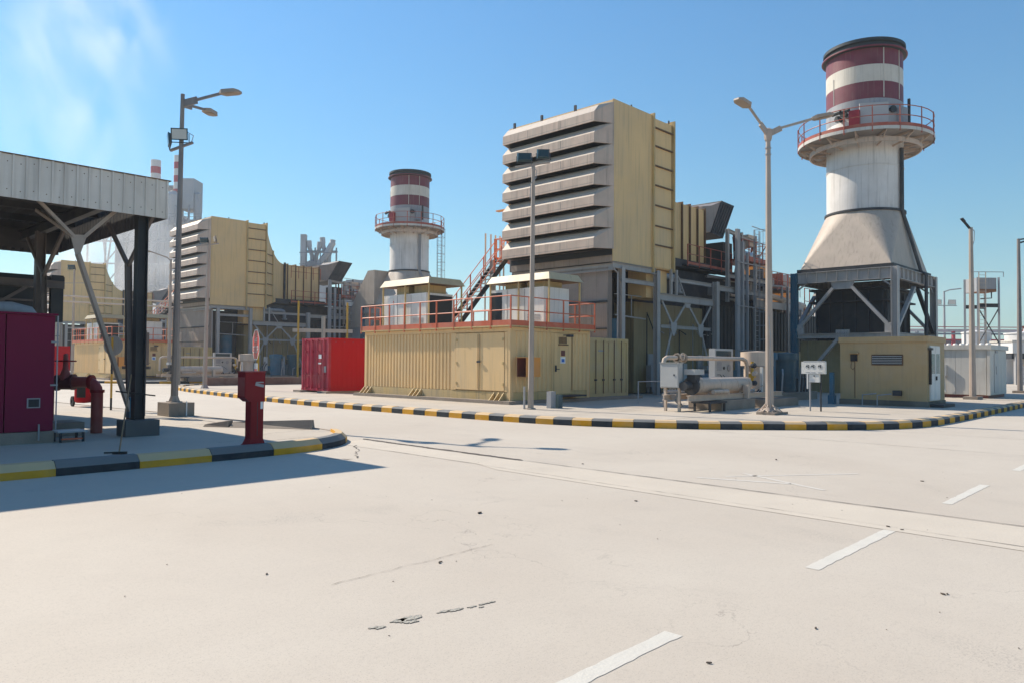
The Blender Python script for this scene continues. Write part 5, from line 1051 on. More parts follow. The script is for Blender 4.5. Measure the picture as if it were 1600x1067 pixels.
# ------------------------------------------------------------------ cooling skid beside the right lamp, and its twin at the middle block
def skid(oy, k):
    wh = ['beside the right lamp post', 'at the middle block behind the stop sign'][k]
    def P(x, y, z): return (x, y + oy, z)
    def BB(x0, y0, z0, x1, y1, z1): return B(x0, y0 + oy, z0, x1, y1 + oy, z1)
    t = T('cooler_skid', 'cream pressure vessel and pump machinery skid ' + wh, 'pump skid', P(24, 13, .15), 'cooler skids')
    BB(22.9, 12.45, .146, 25.3, 13.7, .50).part('foundation', concd, t); BB(25.7, 12.3, .146, 28.6, 14.4, .45).part('foundation', concd, t)
    MB().ibeam(P(21.2, 12.7, .60), P(28, 12.7, .60), .14, .18).ibeam(P(21.2, 13.6, .60), P(28, 13.6, .60), .14, .18).part('skid_beam', cream, t)
    MB().lathe([(0, 0), (.20, .02), (.27, .08), (.27, 3.65), (.24, 3.72), (.2, 3.76), (0, 3.78)], P(22.0, 13.0, .98), 24, axis='x').part('vessel', cream, t)
    for x_ in (22.2, 23.4, 24.6, 25.45): MB().lathe([(.272, 0), (.28, 0), (.28, .04), (.272, .04)], P(x_, 13.0, .98), 24, closed=True, axis='x').part('vessel_band', cream, t)
    for x_ in (22.7, 24.9): BB(x_, 12.85, .69, x_ + .16, 13.15, .78).part('saddle', cream, t)
    BB(24.86, 12.5, .35, 25.05, 12.68, .98).part('support_post', cream, t)
    MB().tube([P(21.95, 13.0, .98), P(21.86, 13.0, .98)], .30, 18).part('end_flange', dark, t); MB().lathe([(.0, 0), (.15, 0), (.15, .35), (.1, .4), (0, .4)], P(21.4, 13.0, .98), 16, axis='x').part('motor', dark, t)
    BB(21.7, 12.75, 1.35, 22.3, 13.15, 1.52).part('junction_box', panel, t); BB(21.8, 12.8, 1.1, 22.1, 13.1, 1.34).part('bracket', dark, t)
    BB(21.9, 12.3, .42, 23.0, 13.0, .48).part('step_grating', dark, t)
    for x_ in (21.95, 22.9):
        for y_ in (12.35, 12.9): MB().bar(P(x_, y_, .15), P(x_, y_, .42), .06).part('leg', dark, t)
    MB().tube([P(22.6, 12.6, .78), P(23.6, 12.6, .78)], .07, 10).part('lower_pipe', cream, t)
    # long cream pipe with flanged valve
    MB().tube([P(21.5, 13.8, .9), P(21.5, 13.8, 1.70), P(21.55, 13.8, 1.84), P(21.7, 13.8, 1.9), P(27.0, 13.8, 1.9), P(27.25, 13.8, 1.83), P(27.35, 13.8, 1.65), P(27.35, 13.8, 1.1)], .075, 12).part('long_pipe', cream, t)
    v_ = MB().tube([P(22.3, 13.8, 1.9), P(22.75, 13.8, 1.9)], .11, 12).tube([P(22.3, 13.8, 1.9), P(22.36, 13.8, 1.9)], .16, 14).tube([P(22.7, 13.8, 1.9), P(22.76, 13.8, 1.9)], .16, 14).part('valve', concd, t)
    MB().lathe([(.12 + .012 * math.cos(i * math.pi / 3), .012 * math.sin(i * math.pi / 3)) for i in range(6)], P(22.4, 13.62, 1.95), 18, closed=True, axis='y').part('handwheel', cream, t)
    # instrument panel
    pb = BB(25.7, 14.25, .6, 27.1, 14.5, 2.28).part('instrument_panel', panel, t)
    BB(25.80, 14.235, 1.85, 26.95, 14.249, 2.2).part('display_window', glassd, pb); BB(25.85, 14.235, 1.45, 26.2, 14.249, 1.78).part('meter', greyp, pb)
    for x_, z_, r_ in ((26.35, 1.55, .06), (26.75, 1.55, .13), (26.72, 1.98, .1)): MB().lathe([(0, 0), (r_, 0), (r_, .02), (r_ * .6, .025), (0, .025)], P(x_, 14.21, z_), 16, axis='y').part('gauge', rimm if r_ < .12 else greyp, pb)
    for a, b in (((25.85, 1.3), (26.1, 1.3)), ((26.1, 1.3), (26.5, 1.0)), ((26.3, 1.3), (26.75, 1.0)), ((25.95, 1.15), (26.4, 1.15))): MB().bar(P(a[0], 14.24, a[1]), P(b[0], 14.24, b[1]), .012, .02).part('mimic_line', rimm, pb)
    # filter drum
    MB().lathe([(0, .45), (.50, .45), (.50, 1.62), (0, 1.62)], P(28.1, 13.75, 0), 28).part('drum', cream, t); MB().lathe([(.62, 1.64), (.62, 2.18), (0, 2.22)], P(28.1, 13.75, 0), 28).lathe([(0, 1.63), (.62, 1.63)], P(28.1, 13.75, 0), 28).part('drum_cap', cream, t)
    BB(27.42, 13.2, .6, 27.50, 13.3, 1.6).part('drum_strap', white, t)
    yv = MB().tube([P(27.0, 13.4, 1.0), P(27.0, 13.4, 1.8)], .06, 8).box(26.9, 13.3 + oy, 1.2, 27.1, 13.5 + oy, 1.35).part('yellow_pipe', yellow, t)
    for i, (x_, z_) in enumerate(((26.75, 1.0), (26.8, 1.35), (26.7, 1.65), (26.2, .75), (25.9, .7), (26.6, .7))): MB().lathe([(0, -.1), (.09, -.08), (.1, .06), (.05, .12), (0, .12)], P(x_, 13.2, z_), 10, axis='x').part('valve', [dark, cream][i % 2], t)
    r2 = random.Random(5 + k)
    for i in range(12):
        x_ = r2.uniform(23.2, 27); z_ = r2.uniform(.55, .8); MB().tube([P(x_, 13.3, z_), P(x_ + r2.uniform(.1, .3), 13.2, z_ + r2.uniform(-.1, .1)), P(x_ + r2.uniform(.1, .4), 13.0, z_ + .15)], .022, 6).part('small_pipe', [cream, alum, dark][i % 3], t)
    # dark coolers behind in the shade
    t2 = T('oil_cooler', 'pair of tall blue vessels with pump parts ' + ['between the lamp post and shed', 'under the crossed braces behind the stop sign'][k], 'cooler vessels', P(31, 15, .15), 'oil coolers')
    for x_, y_ in ((31.2, 14.9), (32.6, 14.6)): MB().lathe([(0, .5), (.45, .52), (.45, 1.9), (.52, 1.9), (.52, 2.2), (0, 2.25)], P(x_, y_, 0), 22).part('vessel', teal if y_ < 14.8 else bluem, t2)
    BB(30.3, 14.0, .146, 34.6, 15.8, .5).part('foundation', concd, t2); BB(33.2, 14.3, .5, 34.4, 15.3, 1.1).part('pump_body', teal, t2); BB(29.9, 14.3, .9, 30.15, 14.5, 2.0).part('gauge_post', panel, t2)
    for i in range(9):
        x_ = r2.uniform(29.5, 34); MB().tube([P(x_, 14.1, .5), P(x_, 14.05, r2.uniform(.8, 1.7)), P(x_ + .3, 14.2, r2.uniform(.8, 1.7))], .035, 6).part('small_pipe', [steel, dark, greyp][i % 3], t2)
    t3 = T('pump_unit', 'dark pump set with vertical tubes under the steel frame ' + ['behind the control cabinet', 'left of the red container'][k], 'pump', P(33, 18.5, .15), 'pump units')
    BB(31.5, 18, .146, 35.5, 19.4, .4).part('foundation', concd, t3); MB().lathe([(0, 0), (.35, .02), (.35, 1.1), (0, 1.12)], P(32, 18.7, .9), 18, axis='x').part('motor', teal, t3); BB(33.4, 18.3, .4, 35.2, 19.1, 1.4).part('pump_body', teal, t3)
    for x_ in (33.3, 33.7): MB().tube([P(x_, 18.1, .4), P(x_, 18.1, 2.1)], .1, 10).part('stand_pipe', greyp, t3)
    return t
skid(0, 0); skid(42.4, 1)
t = T('control_cabinet', 'pale grey control cabinet on two thin legs at the kerb, left of the cream vessel', 'cabinet', (21.5, 13.5, .15))
B(21.38, 13.15, .92, 21.62, 13.85, 1.72).part('cabinet_body', panel, t); B(21.365, 13.18, .95, 21.379, 13.83, 1.69).part('door', panel, t); B(21.34, 13.12, 1.722, 21.66, 13.88, 1.74).part('rain_cap', panel, t)
B(21.35, 13.3, 1.3, 21.364, 13.33, 1.36).part('lock', rubber, t)
for y_ in (13.2, 13.72): MB().bar((21.5, y_, .15), (21.5, y_, .92), .08).part('leg', cream, t)
for i in range(5): MB().tube([(21.5, 13.35 + i * .06, .92), (21.55, 13.33 + i * .05, .6), (21.75, 13.2 + i * .03, .3), (22.2, 13.1, .25)], .014, 5).part('cable', greyp, t)
MB().tube([(21.9, 13.2, .9), (21.8, 13.3, 1.25), (21.7, 13.3, 1.0), (21.6, 13.4, .5)], .03, 6).part('hose', bluem, t)
one(MB().tube([(24.4, 16.8, .15), (24.4, 16.8, 1.0), (26.2, 16.8, 1.0), (26.2, 16.8, .15)], .025, 6), 'pipe_barrier', greyp, 'thin grey pipe hoop barrier on the pavement left of the control cabinet', 'barrier')
one(MB().tube([(23.4, 15.0, .15), (23.4, 15.0, .62), (23.6, 15.0, .7), (26.5, 15.0, .7)], .06, 8), 'ground_pipe', steel, 'low grey elbow pipe running behind the control cabinet toward the skid', 'pipe')
t = T('gauge_board', 'white board with three round gauges above a small white box on two legs', 'gauge board', (25.2, 10.3, .15))
B(25.16, 9.93, 1.40, 25.30, 10.72, 1.80).part('board', white, t); B(25.18, 10.13, 1.12, 25.28, 10.47, 1.39).part('lower_box', white, t); B(25.155, 9.95, 1.801, 25.32, 10.65, 1.83).part('rear_box', panel, t)
for y_ in (10.5, 10.32, 10.09):
    g = MB().lathe([(.062, -.003), (.075, -.004), (.075, .001), (.062, .001)], (25.158, y_ + .0, 1.64), 18, closed=True, axis='x').part('gauge_ring', panel, t)
    for a in (.4, 2.2, 4.0): MB().box(25.154, y_ + .034 * math.cos(a) - .02, 1.64 + .034 * math.sin(a) - .02, 25.158, y_ + .034 * math.cos(a) + .02, 1.64 + .034 * math.sin(a) + .02).part('dial_mark', blackprint, g)
    B(25.154, y_ - .08, 1.44, 25.158, y_ + .07, 1.455).part('caption', greyp, t)
B(25.172, 10.27, 1.31, 25.178, 10.31, 1.35).part('lock', rubber, t)
for y_, m_ in ((10.5, white), (10.14, rubber)): MB().tube([(25.35, y_, .15), (25.35, y_, 1.4)], .028, 8).part('leg', greyp if m_ == white else dark, t)
B(25.14, 10.49, .9, 25.18, 10.53, 1.4).part('hanging_strip', white, t)

# ------------------------------------------------------------------ tan kiosk and white cabin
t = T('tan_kiosk', 'low tan plastered kiosk with flat roof, louvred vent and white glazed doors', 'kiosk', (31, 8.5, .15))
ka0, ka1, kb0, kb1 = 31.0, 33.3, 8.45, 11.62
kt = mat('kiosk_plaster', (.44, .30, .145), .7, var=.06, dust=.25, streak=.2, bump=.25, bscale=14)
B(ka0, kb0, .36, ka1, kb1, 2.58).part('wall', kt, t); B(ka0 - .05, kb0 - .05, 2.581, ka1 + .05, kb1 + .05, 2.80).part('flat_roof', kt, t); B(ka0 - .03, kb0 - .03, .146, ka1 + .03, kb1 + .03, .36).part('plinth', mat('plinth_dark', (.12, .11, .09), .8, var=.2, dust=.3), t)
B(ka0 - .02, 9.27, 1.70, ka0 - .001, 10.42, 2.12).part('vent_frame', edgebrown, t); B(ka0 - .024, 9.31, 1.74, ka0 - .021, 10.38, 2.08).part('vent_dark', coil, t)
for i in range(5): MB().bar((ka0 - .045, 9.31, 1.775 + i * .067), (ka0 - .045, 10.38, 1.775 + i * .067), .04, .022).part('vent_slat', panel, t)
B(ka0 - .05, 10.95, 1.85, ka0 - .001, 11.20, 2.12).part('hatch', rubber, t); B(ka0 - .16, 10.88, 2.16, ka0 - .001, 11.27, 2.19).part('hatch_hood', kt, t); MB().tube([(ka0 - .02, 11.05, 1.85), (ka0 - .02, 11.05, .4)], .012, 5).tube([(ka0 - .02, 11.18, 1.84), (ka0 - .02, 11.2, 1.6), (ka0 - .02, 11.12, 1.52), (ka0 - .02, 11.06, 1.6)], .01, 5).part('conduit', edgebrown, t)
d = B(ka0 + .28, kb0 - .03, .38, ka0 + 1.55, kb0 - .001, 2.45).part('door_frame', white, t)
for a in (ka0 + .32, ka0 + .93):
    q = B(a, kb0 - .05, .42, a + .58, kb0 - .031, 2.41).part('door_leaf', white, t); B(a + .08, kb0 - .056, 1.40, a + .5, kb0 - .051, 2.15).part('pane', mat('pane_teal', (.05, .13, .13), .15), q)
    for i in range(4): B(a + .12 + .1 * i, kb0 - .06, 1.4, a + .135 + .1 * i, kb0 - .0565, 2.15).part('window_bar', white, q)
B(ka0 + .9, kb0 - .08, 1.15, ka0 + 1.05, kb0 - .051, 1.3).part('handle', rubber, t); B(ka0 + .2, kb0 - .09, 1.0, ka0 + .27, kb0 - .001, 2.3).part('conduit', rubber, t); B(ka0 + .1, kb0 - .14, 2.28, ka0 + .3, kb0 - .001, 2.36).part('door_lamp', dark, t)
B(ka0 + .2, kb0 - .5, .146, ka0 + 1.7, kb0 - .04, .26).part('door_step', dark, t)
for y_ in (10.75, 10.2): MB().tube([(ka0 - .35, y_ - .1, .15), (ka0 - .35, y_ - .1, .55), (ka0 - .3, y_ - .6, .62)], .025, 6).part('pipe_rail', greyp, t)
B(30.8, 9.3, .55, 30.95, 9.6, .75).part('pipe_box', dark, t)
one(MB().box(30.6, 11.75, .5, 30.75, 11.9, 1.4).box(30.55, 11.7, .146, 30.8, 11.95, .5), 'post_box', bluem, 'narrow blue post box standing against the left end of the tan kiosk', 'post')
t = T('white_cabin', 'white panelled cabin with flat roof right of the tan kiosk behind a pole', 'cabin', (42, 8.8, .15))
wa0, wa1, wb0, wb1 = 42.0, 45.6, 8.7, 13.4
B(wa0 + .06, wb0 + .06, .3, wa1, wb1, 2.5).part('shell', whitesheet, t); B(wa0 - .06, wb0 - .06, 2.50, wa1 + .1, wb1, 2.72).part('flat_roof', whitesheet, t); B(wa0 + .1, wb0 + .1, .146, wa1 - .1, wb1, .3).part('plinth', oxide, t)
for i in range(7): a = wb0 + .16 + i * .66; B(wa0 + .02, a + .008, .32, wa0 + .059, a + .652, 2.49).part('wall_panel', whitesheet, t)
B(wa0 + .0, wb0 + .0, .3, wa0 + .13, wb0 + .13, 2.5).part('corner_post', whitesheet, t)
for i in range(3): a = wa0 + .16 + i * 1.14; B(a, wb0 + .02, .32, a + 1.12, wb0 + .059, 2.49).part('wall_panel', whitesheet, t)
B(wa0 + .9, wb0 - .01, .4, wa0 + 1.7, wb0 + .019, 2.3).part('door', panel, t); B(wa0 + 1.2, wb0 - .03, 1.3, wa0 + 1.3, wb0 - .011, 1.7).part('handle', greyp, t); B(wa0 + 1.1, wb0 - .02, 2.34, wa0 + 1.6, wb0 + .019, 2.46).part('vent', greyp, t)
B(wa0 - .12, 10.55, 1.2, wa0 + .019, 10.75, 1.75).part('switch_box', panel, t); MB().tube([(wa0 - .08, 10.65, 1.2), (wa0 - .1, 10.65, .9), (wa0 - .05, 10.6, .4)], .04, 6).part('cable', white, t)
mb = MB()
for i in range(16): a = wb0 + .1 + i * .28; mb.lathe([(0, 2.72), (.12, 2.72), (.09, 2.79), (0, 2.81)], (wa0 + .12 + rc.uniform(-.03, .03), a, 0), 8)
mb.part('sandbags', white, t, kind='stuff')

# ------------------------------------------------------------------ things beyond: placed by metres right of and ahead of the viewpoint
FW = Vector((.7184, .6956, 0)); RT = Vector((.6956, -.7184, 0))
def S(r_, f_, z=0): v = FW * f_ + RT * r_; return Vector((v.x, v.y, z))
def sbox(r0, r1, f0, f1, z0, z1):
    vs = [S(r0, f0, z0), S(r1, f0, z0), S(r1, f1, z0), S(r0, f1, z0), S(r0, f0, z1), S(r1, f0, z1), S(r1, f1, z1), S(r0, f1, z1)]
    return MB().add(vs, [(0, 3, 2, 1), (4, 5, 6, 7), (0, 1, 5, 4), (1, 2, 6, 5), (2, 3, 7, 6), (3, 0, 4, 7)])
# water tank tower
t = T('tank_tower', 'rusty steel water tank on a braced tower behind the white cabin', 'tank tower', (71.5, 15, 0))
q0, q1, f0, f1 = 38.0, 39.7, 61.4, 63.2
for r_ in (q0, q1):
    for f_ in (f0, f1): MB().bar(S(r_, f_, 0), S(r_, f_, 8.9), .14).part('leg', greyp, t)
sbox(q0 + .02, q1 - .12, f0 + .1, f1 - .1, 7.75, 8.88).part('tank', greyp, t); sbox(q0 + .03, q1 - .13, f0 + .09, f1 - .1, 7.72, 7.95).part('tank_base', mat('tank_rust', (.24, .11, .05), .7, var=.2), t)
for z in (6.6,): 
    for f_ in (f0, f1): MB().ibeam(S(q0, f_, z), S(q1, f_, z), .2, .3).part('beam', dark, t)
MB().bar(S(q0, f0, 6.4), S(q1, f0, 3.5), .07).bar(S(q1, f0, 6.4), S(q0, f0, 3.5), .07).part('cross_brace', dark, t)
MB().tube([S(q1 - .6, f0, 7.7), S(q1 - .6, f0, 7.2), S(q0 + .2, f0, 7.15)], .05, 6).part('outlet_pipe', dark, t)
for r_ in (q0 - .75, q0 - .1, q0 + .45): MB().bar(S(r_, f0 - .3, .3), S(r_, f0 - .3, 9.3), .06).part('ladder_rail', cream, t)
mb = MB()
for i in range(26): mb.bar(S(q0 - .1, f0 - .3, .8 + i * .33), S(q0 + .45, f0 - .3, .8 + i * .33), .03)
mb.part('ladder_rungs', cream, t, kind='stuff'); MB().bar(S(q0 - .75, f0 - .3, 9.3), S(q1 + .2, f0 - .3, 9.3), .05).bar(S(q1 + .2, f0 - .3, 9.3), S(q1 + .2, f0 - .3, 8.9), .05).part('top_rail', greyp, t)
# storage tanks, long low hall, pipe rack
for i, (r_, f_, rd, zt) in enumerate(((46.2, 75, 1.25, 5.05), (50.6, 74, 1.9, 4.95), (43.6, 78, .9, 4.6))):
    t = T('storage_tank', ['white cylindrical tank just left of the water tank tower legs', 'wide white cylindrical tank right of the water tank tower', 'small white tank beside the tan kiosk roof, far behind'][i], 'tank', S(r_, f_), 'white storage tanks')
    c_ = S(r_, f_); MB().lathe([(rd, .0), (rd, zt - .15)], (c_.x, c_.y, 0), 24).part('tank_shell', farwhite, t); MB().lathe([(rd + .08, zt - .15), (rd + .08, zt - .02), (.3, zt + .15), (.3, zt + .4), (0, zt + .4)], (c_.x, c_.y, 0), 24).part('tank_roof', farwhite, t)
t = T('long_hall', 'long low white hall beyond the white cabin at the right', 'building', S(55, 72))
sbox(46.5, 75, 70, 73.5, 2.9, 3.95).part('upper_wall', farwhite, t); sbox(46.4, 75, 69.9, 73.6, 3.951, 4.1).part('roof', whitesheet, t); sbox(46.6, 75, 70.3, 73.4, 2.4, 2.899).part('shadow_gap', dark, t)
for i in range(9): a = 46.8 + i * 3.2; sbox(a, a + .3, 70.05, 70.35, 0, 2.899).part('column', greyp, t)
for i in range(5): sbox(50.4 + i * 4.4, 50.45 + i * 4.4, 69.96, 69.999, 2.95, 3.9).part('wall_seam', greyp, t)
t = T('arched_shed', 'grey shed with a rounded roof at the far right edge', 'shed', S(88, 130))
mb = MB(); n = 10; fr = [S(86 + 5 * (1 - math.cos(math.pi * i / n)), 128, 1.5 + 2.6 * math.sin(math.pi * i / n)) for i in range(n + 1)]; bk = [p + FW * 12 for p in fr]
mb.add(fr + bk, [(i, i + 1, n + 2 + i, n + 1 + i) for i in range(n)] + [tuple(range(n + 1))]).part('roof', farm, t); sbox(86.05, 95.95, 128.05, 139, 0, 1.5).part('wall', farm, t)
t = T('red_crate', 'small red crate before the rounded shed at the far right', 'crate', S(66, 100)); sbox(66, 67.6, 99, 100.2, .2, 2.2).part('crate_body', red, t); sbox(65.9, 67.7, 98.9, 100.3, 2.2, 2.3).part('crate_lid', farred, t)
t = T('pipe_rack', 'long steel pipe rack with red beams crossing behind the big stack at right', 'pipe rack', S(70, 110))
for i in range(15): sbox(58 + i * 5.2, 58.35 + i * 5.2, 108, 108.4, 0, 6.6).part('rack_leg', farred if i % 2 else farm, t)
for z0_, z1_, m_, d_ in ((6.1, 6.35, farmd, 0), (6.5, 6.95, farwhite, 1.2), (5.3, 5.5, farred, .1), (7.2, 7.3, farred, .8), (3.9, 4.1, farred, .3), (4.5, 4.9, farmd, 1.8)): sbox(56, 140, 107.8 + d_, 108.1 + d_, z0_, z1_).part('long_pipe', m_, t)
for i in range(16):
    a = 57 + i * 4.9 + rc.uniform(-1, 1); hgt = rc.uniform(.8, 2.2); sbox(a, a + rc.uniform(1, 3), 109, 111, 3.6, 3.6 + hgt).part('rack_equipment', [farm, farmd, farwhite][i % 3], t)
t = T('yellow_barrier', 'low yellow pipe barrier with rails at the far right roadside', 'barrier', S(48, 74))
for z in (.5, .9, 1.3, 1.75): MB().tube([S(46, 68.5, z), S(56, 68, z)], .07, 6).part('rail', yellow if z > 1.5 else farm, t)
for r_ in (46.3, 49, 52, 55): MB().bar(S(r_, 68.3, 0), S(r_, 68.3, 1.8), .08).part('post', farm, t)
t = T('red_pipe_frame', 'red steel pipe frame at the far right edge behind the lamp post', 'pipe frame', S(58, 82))
for r_ in (55.0, 56.0, 57.5, 59.5): MB().bar(S(r_, 81, 0), S(r_, 81, 6.0), .2).part('post', redrail, t)
for z in (4.2, 5.0, 5.9): MB().bar(S(54.6, 81, z), S(62, 81, z), .16).part('beam', redrail, t)

# pipe rack left of the middle block
t = T('pipe_bridge', 'thin horizontal pipe bridge crossing in front of the far tan filter house', 'pipe bridge', S(-33, 60))
for z in (5.55, 5.95): MB().tube([S(-36.5, 52, z + .35), S(-24.5, 56, z)], .06, 6).part('bridge_pipe', cream, t)
for r_, f_ in ((-36, 52.2), (-24.8, 56)): MB().bar(S(r_, f_, 0), S(r_, f_, 6.3), .12).part('bridge_post', polem, t)

# distant boiler house with two banded chimneys
D0 = 172
for i, (r_, zt, w_, zb) in enumerate(((-82.0, 47.3, 2.15, 28), (-76.9, 48.4, 1.75, 24))):
    t = T('banded_chimney', ['distant red and white banded chimney just left over the canopy edge', 'slimmer distant banded chimney beside the tall lamp pole'][i], 'chimney', S(r_, D0), 'distant banded chimneys')
    c_ = S(r_, D0); hb = 1.55
    MB().lathe([(w_ / 2 + (.5 if i else 0), 0), (w_ / 2 + (.5 if i else 0), zt - 6 * hb)], (c_.x, c_.y, 0), 20).part('shaft', farm, t)
    for j in range(6): MB().lathe([(w_ / 2, zt - (j + 1) * hb), (w_ / 2, zt - j * hb)], (c_.x, c_.y, 0), 20).part('band', farred if j % 2 else farwhite, t)
t = T('boiler_house', 'distant pale grey boiler building with ducts and platforms behind the canopy', 'building', S(-82, D0))
for r0, r1, f_, zt in ((-94, -91, 178, 30), (-90.5, -86.5, 176, 34), (-86, -84, 174, 27), (-81, -78.5, 176, 36)): sbox(r0, r1, f_, f_ + 5, 0, zt).part('duct_tower', farm, t)
for r_, rad, zt in ((-89, 1.3, 31), (-84.6, 1.5, 33), (-79.6, 1.2, 34), (-77.4, 1.5, 39)):
    c_ = S(r_, 171); MB().lathe([(rad, 0), (rad, zt), (rad * .4, zt + 1), (0, zt + 1)], (c_.x, c_.y, 0), 18).part('round_duct', farm, t)
sbox(-76, -72.8, 171, 176, 36, 43).part('drum_housing', farm, t); sbox(-83.5, -75, 173, 177, 41.2, 41.8).part('top_platform', farmd, t)
c_ = S(-72.2, 172); MB().lathe([(.9, 33), (.9, 39.5), (0, 40)], (c_.x, c_.y, 0), 14).part('round_duct', farm, t)
for z in (24.5, 29.0, 33.2): sbox(-78, -69.8, 171, 175, z, z + .35).part('platform', farmd, t)
for r_ in (-77.8, -75, -72.4, -70): MB().bar(S(r_, 171, 12), S(r_, 171, 34), .3).part('frame_post', farmd, t)
for r_ in (-77.8, -75, -72.4):
    for z in (14.5, 19.5, 24.5, 29): MB().bar(S(r_, 171, z), S(r_ + 2.6, 171, z + 4.5), .2).bar(S(r_ + 2.6, 171, z), S(r_, 171, z + 4.5), .2).part('cross_brace', farmd, t)
for i in range(3): MB().bar(S(-93 + i * 4, 170.5, 14), S(-91 + i * 4, 170.5, 30), .3).bar(S(-91 + i * 4, 170.5, 14), S(-93 + i * 4, 170.5, 30), .3).part('cross_brace', farmd, t)
# distant vent cluster
t = T('vent_cluster', 'distant cluster of forked steam vents and a square flue above the tan duct', 'vent cluster', S(-52, 200))
sbox(-56.2, -54.8, 199, 200.5, 0, 35.1).part('square_flue', farm, t)
for r_, b_, zt, f_ in ((-53.9, .7, 33.5, -1), (-51.6, .7, 33.2, 1), (-50.3, .7, 34.4, -1), (-48.2, .7, 33.8, 1)):
    MB().tube([S(r_ - f_ * .7, 200, 24), S(r_ - f_ * .6, 200, 29.5), S(r_ + f_ * .2, 200, zt - 1.5)], .55, 10).tube([S(r_ + f_ * .2, 200, zt - 1.6), S(r_ + f_ * .35, 200, zt)], .72, 10).part('vent_pipe', farm, t)
MB().tube([S(-47.5, 199, 33), S(-49.5, 199, 29.5), S(-51, 199, 27.5), S(-51, 199, 20)], .8, 10).part('vent_pipe', farm, t)
MB().lathe([(1.5, 18), (1.5, 27.8), (0, 28.6)], tuple(S(-53.0, 199.5)), 16).part('vessel', farmd, t)
MB().lathe([(1.6, 12), (1.6, 25.6), (0, 26.4)], tuple(S(-48.8, 196)), 16).part('vessel', farm, t)
for z in (26.5, 30.5): sbox(-55, -46.5 + (0 if z > 27 else 2), 199, 200, z, z + .3).part('platform', farmd, t)
for r_ in (-54.5, -52.2, -49.6, -46.6, -45): MB().bar(S(r_, 198.8, 10), S(r_, 198.8, 31.5 if r_ < -46 else 26.5), .28).part('frame_post', farmd, t)
t = T('far_hall', 'distant grey hall with sloping roof left of the smaller stack', 'building', S(-25, 122))

mb = MB(); pf = [(-29, 0), (-12, 0), (-12, 14.4), (-26.5, 14.6), (-29, 9.5)]
vs = [S(r_, 120, z) for r_, z in pf] + [S(r_, 140, z) for r_, z in pf]
mb.add(vs, [(4, 3, 2, 1, 0), (5, 6, 7, 8, 9)] + [(i, (i + 1) % 5, 5 + (i + 1) % 5, 5 + i) for i in range(5)]).part('wall', farm, t)
sbox(-25.6, -23.5, 119.9, 119.99, 11.0, 12.8).part('vent_opening', dark, t); sbox(-28, -12, 119.85, 119.99, 13.9, 14.1).part('gutter', farmd, t)

# ------------------------------------------------------------------ steam and air
def volume_mat(name, dens, scale, lo, hi, col=(1, 1, 1), fall=None):
    m = bpy.data.materials.new(name); m.use_nodes = True; N = m.node_tree.nodes; Lk = m.node_tree.links; N.remove(N['Principled BSDF'])
    pv = N.new('ShaderNodeVolumePrincipled'); pv.inputs['Color'].default_value = (*col, 1); pv.inputs['Density'].default_value = dens; pv.inputs['Anisotropy'].default_value = .3
    Lk.new(pv.outputs[0], N['Material Output'].inputs['Volume'])
    if scale:
        tc = N.new('ShaderNodeTexCoord'); nz = N.new('ShaderNodeTexNoise'); nz.inputs['Scale'].default_value = scale; nz.inputs['Detail'].default_value = 4; nz.inputs['Distortion'].default_value = .6; Lk.new(tc.outputs['Generated'], nz.inputs['Vector'])
        mr = N.new('ShaderNodeMapRange'); mr.inputs[1].default_value = lo; mr.inputs[2].default_value = hi; mr.inputs[3].default_value = 0; mr.inputs[4].default_value = dens; Lk.new(nz.outputs['Fac'], mr.inputs[0])
        gr = N.new('ShaderNodeTexGradient'); gr.gradient_type = 'SPHERICAL'; mp = N.new('ShaderNodeMapping'); mp.inputs['Location'].default_value = (-1, -1, -1); mp.inputs['Scale'].default_value = (2, 2, 2); Lk.new(tc.outputs['Generated'], mp.inputs[0]); Lk.new(mp.outputs[0], gr.inputs[0])
        mu = N.new('ShaderNodeMath'); mu.operation = 'MULTIPLY'; Lk.new(mr.outputs[0], mu.inputs[0]); pw = N.new('ShaderNodeMath'); pw.operation = 'POWER'; pw.inputs[1].default_value = 1.8; Lk.new(gr.outputs['Fac'], pw.inputs[0]); Lk.new(pw.outputs[0], mu.inputs[1]); Lk.new(mu.outputs[0], pv.inputs['Density'])
    return m
def puff(name, label, c, size, rot, m):
    mb = MB(); prof = [(math.sin(math.pi * i / 12) , -math.cos(math.pi * i / 12)) for i in range(13)]; mb.lathe(prof, (0, 0, 0), 20)
    o = bpy.data.objects.new(name, mb.mesh(name, m)); C.objects.link(o); o.location = c; o.scale = size; o.rotation_euler = rot; o['label'] = label; o['category'] = 'steam'; o['kind'] = 'stuff'; return o
puff('steam_cloud', 'white steam drifting low before the distant boiler building', S(-76, 148, 19), (20, 9, 22), (0, 0, R(-45)), volume_mat('steam_dense', .75, 3.4, .40, .72))
puff('steam_plume', 'thin white steam plume trailing up into the sky at top left', S(-100, 165, 60), (20, 13, 40), (R(0), R(-18), R(-45)), volume_mat('steam_thin', .11, 4.2, .44, .72))
puff('steam_plume', 'faint wide steam veil high at the top left corner', S(-92, 165, 78), (17, 12, 28), (R(0), R(-32), R(-45)), volume_mat('steam_veil', .11, 4.6, .44, .70))
hz = MB().box(-1495, -1495, -1.1, 1495, 1495, 125)
ho = struct(hz, 'haze', volume_mat('haze_air', .0004, 0, 0, 0, (.88, .94, 1.0)), 'stuff')
